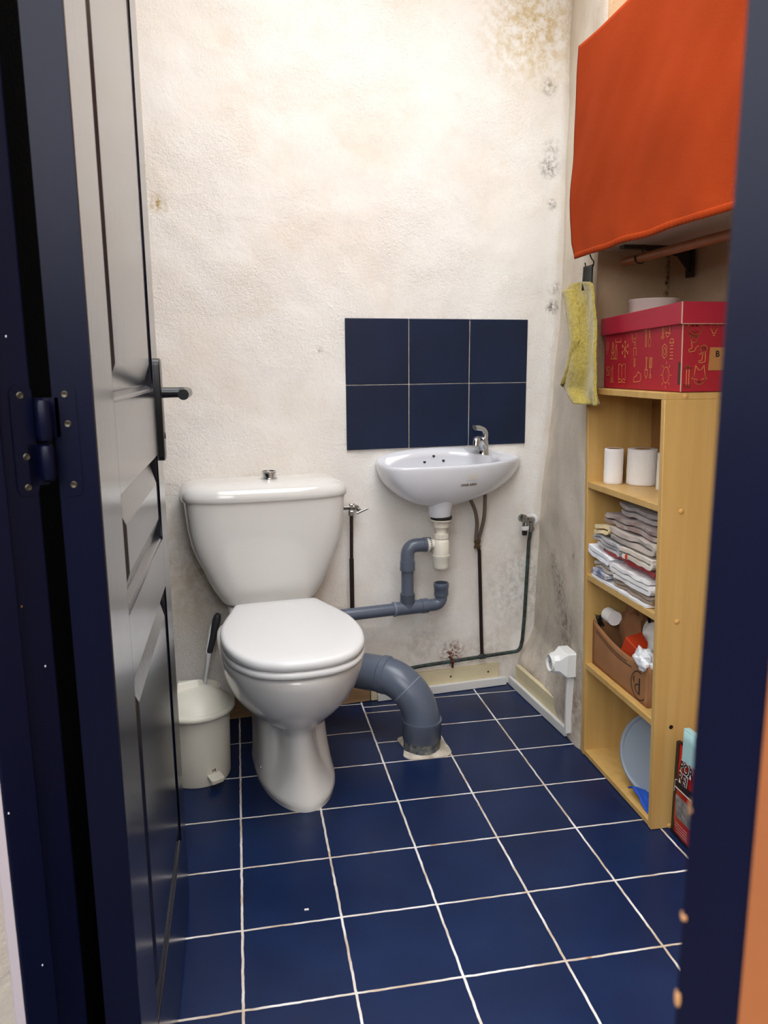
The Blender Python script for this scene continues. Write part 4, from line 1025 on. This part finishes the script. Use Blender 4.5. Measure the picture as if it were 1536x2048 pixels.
# ------------------------------------------------------------------ red sack against the bookcase
rs = thing('mortar_sack', (1.07,-.33,0), 'red printed sack with a black edge standing against the bookcase side', 'sack')
SX = 1.022
def SK_(d, y, z): return Vector((SX + d + .010*0, y, z))
def sackring(z, t):
    b = .010*math.sin(PI*t)
    return [SK_(-.002-b*0, -.259, z), SK_(-.004-b, -.31, z), SK_(-.004-b, -.38, z), SK_(0,-.43, z), SK_(.05,-.435, z), SK_(.095,-.43, z), SK_(.098,-.35, z), SK_(.095,-.262, z), SK_(.045,-.255, z)]
mb = MB().loft([sackring(.001,0), sackring(.03,.2), sackring(.10,.6), sackring(.18,.9), sackring(.232,1)], (True, False)); obj('sack_body', mb, M['redbag'], rs, sharp=30, solid=.002)
mb = MB(); mb.loft([[SK_(-.0042,-.2565,z), SK_(-.0048,-.270,z), SK_(.006,-.2685,z), SK_(.006,-.2545,z)] for z in (.001,.06,.12,.18,.2335)]); obj('black_edge', mb, M['bagblack'], rs)
mb = MB(); mb.loft([[SK_(-.006,-.262,z), SK_(-.0075,-.44,z), SK_(.004,-.44,z), SK_(.004,-.258,z)] for z in (.0005,.010)]); obj('black_edge', mb, M['bagblack'], rs)
SF = lambda d: (lambda a, b: SK_(-.0065 - .010*math.sin(PI*min(1,b/.232)) - d, -.276 - a, b))
mb = MB(); 
def quad(mb, f, a0, a1, b0, b1, na=4, nb=4): return mb.grid(lambda i, j: f(a0 + (a1-a0)*i, b0 + (b1-b0)*j), na, nb)
quad(mb, SF(.000), .012, .085, .060, .118, 4, 6)
obj('white_panel', mb, M['grey_print'], rs)
mb = MB(); quad(mb, SF(.0003), .006, .09, .136, .153); obj('black_band', mb, M['bagblack'], rs)
mb = MB(); quad(mb, SF(.0006), .006, .09, .1325, .1355, 4, 1); obj('white_line', mb, M['white_print'], rs)
for b0 in (.020,.028,.036,.044):
    mb = MB(); quad(mb, SF(.0006), .010, .06, b0, b0+.0012, 4, 1); obj('white_line', mb, M['white_print'], rs)
mb = MB(); mb.ribbon([(.004,.122),(.004,.150),(.012,.153)], .0012, SF(.0006)); 
obj('white_line', mb, M['white_print'], rs)
text('lettering_outline', 'POR', .034, lambda a, b: SF(.0010)(.015 + a*.80, .181 + b), M['white_print'], rs, .0020)
text('lettering_outline', 'REI', .034, lambda a, b: SF(.0010)(.015 + a*.80, .154 + b), M['white_print'], rs, .0020)
text('lettering', 'POR', .034, lambda a, b: SF(.0018)(.015 + a*.80, .181 + b), M['bagblack'], rs, .0007)
text('lettering', 'REI', .034, lambda a, b: SF(.0018)(.015 + a*.80, .154 + b), M['bagblack'], rs, .0007)
pk = MB(); pk.box((1.030,-.345,.12), (1.036,-.28,.262)); tag(obj('blue_card', pk, M['blue_card'], bevel=.001), 'blue card sticking up out of the red sack', 'card')
pk = MB(); pk.tube([Vector((1.040,-.282,.10)), Vector((1.034,-.275,.245))], .008, 12); tag(obj('amber_handle', pk, M['amber']), 'amber handle inside the red sack beside the black edge', 'handle')
pk = MB(); pk.loft([[Vector((1.010+.004*k+.0*z, -.292-.05*q, z)) for q, k in ((0,0),(1,1),(1,5),(0,4))] for z in (.204,.225,.255,.282,.285)]); tag(obj('teal_sleeve', pk, M['teal'], bevel=.003), 'pale teal plastic sleeve hanging over the edge of the red sack', 'sleeve')
pk = MB(); pk.box((1.045,-.40,.10), (1.049,-.262,.243)); tag(obj('paper_sheet', pk, M['white_print']), 'white paper edge just inside the red sack', 'paper')

# ------------------------------------------------------------------ shelf, curtain, rod, bracket
SB = thing('wall_shelf', (1.04,-.4,1.39), 'board shelf on dark brackets hidden behind the orange curtain', 'shelf')
mb = MB(); mb.box((.925,-1.0,1.392), (1.165,.155,1.412)); mb.box((.915,-1.0,1.855), (1.165,.150,1.873)); 
obj('board', mb, M['shelfboard'], SB, bevel=.0015)
def bracket(y):
    mb = MB(); mb.box((1.158,y-.014,1.318), (1.165,y+.014,1.392)); mb.box((.975,y-.012,1.384), (1.165,y+.012,1.3915))
    mb.prism([(0,0)]*0, 0, 0) if False else None
    a = [(1.158,1.330),(1.158,1.384),(1.02,1.384),(1.125,1.368)]
    for dy in (0,):
        V0 = [mb.bm.verts.new((x, y-.002, z)) for x, z in a]; V1 = [mb.bm.verts.new((x, y+.002, z)) for x, z in a]
        mb.face(V0); mb.face(V1[::-1])
        for i in range(4): mb.face([V0[i], V0[(i+1)%4], V1[(i+1)%4], V1[i]])
    obj('shelf_bracket', mb, M['steel_dark'], SB)
bracket(.048); bracket(-.60)
rod = thing('wooden_rod', (1.03,-.3,1.36), 'brown wooden rod hung from hooks under the shelf', 'rod')
obj('dowel', MB().tube([Vector((1.020,.118,1.361)), Vector((1.020,-.90,1.361))], .0105, 20), M['dowel'], rod)
for y in (.030, -.55):
    hk_ = [Vector((1.020, y, 1.392)), Vector((1.020, y, 1.378))] + [Vector((1.020 + .0125*math.sin(a), y+.001*k, 1.361 + .0125*math.cos(a))) for k, a in enumerate([math.radians(20 + 20*k) for k in range(15)])]
    obj('screw_hook', MB().tube(hk_, .0017, 8), M['steel_dark'], rod)
ct = []
def curt(i, j):
    # i along y (far to near), j down from the top
    yb = interp([(0,.180),(.12,.186),(.45,.190),(.80,.186),(.92,.176),(1,.150)], j)
    y = yb - i*1.05
    z = 1.880 - j*.508 + .0012*math.sin(i*31)*j + .010*max(0, 1 - i*14)*0
    if j > .9: z += .010*math.sin(PI*min(1, i*6))*0
    x = .902 + .003*math.sin(i*19 + 1.2)*j + .0015*math.sin(i*43)*j + .005*nz(i*5, j*3) - .006*j
    dg_ = math.sin((i*8 + j*3.1)*2.2)
    x += .0040*dg_*abs(dg_)*math.sin(PI*j)
    return (x, y, z)
cu = thing('curtain', (.905,-.3,1.372), 'bright orange cotton curtain hanging in front of the wall shelf', 'curtain')
obj('cloth', MB().grid(curt, 110, 60), M['orange'], cu, solid=.0018, sharp=180)
def hem(i, j):
    p = Vector(curt(i, 1.0)); a = 2*PI*j
    return p + Vector((.0028*math.cos(a) + .0008*math.sin(i*420), 0, .006 + .0075*math.sin(a) + .0006*math.sin(i*420)))
obj('bottom_hem', MB().grid(hem, 220, 10), M['orange'], cu, sharp=180)
def tophem(i, j):
    p = Vector(curt(i, 0)); return p + Vector((.004 + j*.055, -.002*j, .0005 + .004*math.sin(PI*j) + .002*nz(i*9, j*2)))
obj('top_fold', MB().grid(tophem, 80, 8), M['orange'], cu, solid=.0018, sharp=180)

# ------------------------------------------------------------------ yellow towel on a wire hook
wh = MB().tube(cr([Vector((.934,.135,1.400)), Vector((.932,.133,1.382)), Vector((.930,.118,1.368)), Vector((.929,.104,1.360)), Vector((.928,.104,1.349)), Vector((.927,.118,1.344)), Vector((.927,.140,1.347)), Vector((.928,.152,1.362))], 30), .0017, 8)
tag(obj('wire_hook', wh, M['steel_dark']), 'thin bent wire hook below the corner of the orange curtain', 'hook')
tw = thing('hand_towel', (.925,.13,1.02), 'mustard yellow terry towel hanging by a black strap at the alcove edge', 'towel')
mb = MB()
strap = [(.926,.148,1.298),(.925,.147,1.33),(.926,.140,1.352),(.928,.120,1.355),(.928,.100,1.350),(.927,.094,1.33),(.926,.090,1.296)]
mb.grid(lambda i, j: Vector((.9225 + .006*math.sin(PI*j)*0 + .003*math.sin(i*PI), (.152-.006*j) + (-.052 - .006*(1-j))*i, 1.294 + .058*j)), 10, 8)
obj('hanging_strap', mb, M['black'], tw, solid=.003)
EL = [(1.005,.165),(1.030,.215),(1.044,.236),(1.09,.205),(1.16,.185),(1.22,.210),(1.27,.232),(1.300,.250),(1.312,.246)]
ER = [(1.005,.020),(1.055,.028),(1.19,.046),(1.27,.066),(1.300,.082),(1.312,.100)]
def tow(front):
    def f(i, j):
        z = 1.004 + j*.306 + (.006*math.sin(i*PI) if j > .9 else 0)
        a, b = interp(EL, z), interp(ER, z)
        y = a + (b-a)*i
        s = .016*math.sin(i*2*PI*1.15 + .4) * (1 - .55*j**4)
        d = (.016 if front else -.004) * (1 - .25*j) * math.sin(PI*min(1, max(0, i*1.0)))**.5
        x = .928 - d - s*.8 + .0022*nz(y*120, z*120) + .004*nz(y*25, z*14)
        return (min(.944, x), y, z)
    return f
def towshell():
    mb = MB(); nu, nv = 44, 60
    A1, A2 = tow(True), tow(False)
    rings = []
    for jj in range(nv+1):
        j = jj/nv; rings.append([A1(i/nu, j) for i in range(nu+1)] + [A2(i/nu, j) for i in range(nu-1, 0, -1)])
    return mb.loft(rings)
obj('terry_cloth', towshell(), M['terry'], tw, sharp=180)
def flap(i, j):
    z = 1.046 + j*.255; a = interp(EL, z)
    y = a - (.010 + .055*min(1, .35 + j*.9))*i + (.002 if i == 0 else 0)
    return (.914 - .010*math.sin(PI*i) + .0022*nz(y*120, z*120, 4), y, z + .012*i*(1-j))
obj('front_flap', MB().grid(flap, 16, 44), M['terry'], tw, solid=.007, sharp=180)

# ------------------------------------------------------------------ socket and its cable duct
sk = thing('wall_socket', (.955,.222,.20), 'white surface-mounted power socket low on the right wall', 'socket')
def oct_(x, h, c):
    yc, zc = .240, .243
    return [Vector((x, yc + a, zc + b)) for a, b in ((-h,-h+c),(-h,h-c),(-h+c,h),(h-c,h),(h,h-c),(h,-h+c),(h-c,-h),(-h+c,-h))]
mb = MB(); mb.loft([oct_(.975,.037,.003), oct_(.946,.037,.003), oct_(.944,.036,.004), oct_(.926,.029,.0125), oct_(.911,.0255,.0105)], (True, True)); obj('socket_housing', mb, M['white_plastic'], sk, sharp=20, bevel=.0008)
ax = Vector((-1,0,0)); sc = Vector((.911,.240,.243))
mb = MB().lathe([(.026,-.002),(.0262,.006),(.024,.0075),(.0215,.006),(.0205,-.001)], sc, 40, axis=ax); obj('socket_collar', mb, M['white_plastic'], sk, sharp=40)
mb = MB().lathe([(.0205,-.0005),(.0205,.0004)], sc, 40, axis=ax); obj('socket_face', mb, mat('socket_recess','#bdbcb8',.5), sk)
for dz in (-.0095,.0095): obj('pin_hole', MB().lathe([(.0026,.0),(.0026,.0009)], sc + Vector((0, dz, 0)), 14, axis=ax), M['black'], sk)
mb = MB(); mb.box((.952,.216,.026), (.975,.227,.209)); tag(obj('cable_duct', mb, M['strip'], bevel=.0015), 'narrow white cable duct running down from the wall socket', 'cable duct')

# small crumbs on the floor
mb = MB(); mb.box((.127,-.366,.0003), (.136,-.362,.0018)); tag(obj('paper_scrap', mb, M['paper']), 'tiny white scrap on a blue floor tile in front of the toilet', 'scrap')

# ------------------------------------------------------------------ light, world, camera
w = bpy.data.worlds.new('sky'); SC.world = w; w.use_nodes = True
bg = w.node_tree.nodes['Background']; bg.inputs['Color'].default_value = (.95, .97, 1.0, 1); bg.inputs['Strength'].default_value = SKY
def portal(name, loc, rot, sx, sy):
    L = bpy.data.lights.new(name, 'AREA'); L.shape = 'RECTANGLE'; L.size = sx; L.size_y = sy; L.cycles.is_portal = True
    o = bpy.data.objects.new(name, L); COL.objects.link(o); o.location = loc; o.rotation_euler = rot
portal('skylight_portal', ((SK[0]+SK[2])/2, (SK[1]+SK[3])/2, H0 + .101), (0,0,0), SK[2]-SK[0], SK[3]-SK[1])
cam = bpy.data.cameras.new('camera'); co = bpy.data.objects.new('camera', cam); COL.objects.link(co); SC.camera = co
cam.sensor_fit = 'VERTICAL'; cam.sensor_height = 36; cam.lens = 1560.244/2048*36; cam.clip_start = .02
pitch, yaw, roll = .1874, .1838, -.0079
fw = Vector((math.sin(yaw)*math.cos(pitch), math.cos(yaw)*math.cos(pitch), -math.sin(pitch)))
r0 = Vector((math.cos(yaw), -math.sin(yaw), 0)); u0 = r0.cross(fw)
r_ = r0*math.cos(roll) + u0*math.sin(roll); u_ = u0*math.cos(roll) - r0*math.sin(roll)
m3 = Matrix((r_, u_, -fw)).transposed()
co.matrix_world = Matrix.Translation(CAM) @ m3.to_4x4()
cam.dof.use_dof = True; cam.dof.focus_distance = 2.05; cam.dof.aperture_fstop = 10.5
SC.view_settings.view_transform = 'Standard'; SC.view_settings.look = 'None'; SC.view_settings.gamma = 1; SC.view_settings.use_curve_mapping = False
SC.view_settings.exposure = EXPO
SC.cycles.use_denoising = True
SC.cycles.max_bounces = 10; SC.cycles.diffuse_bounces = 6
SC.cycles.sample_clamp_indirect = 8
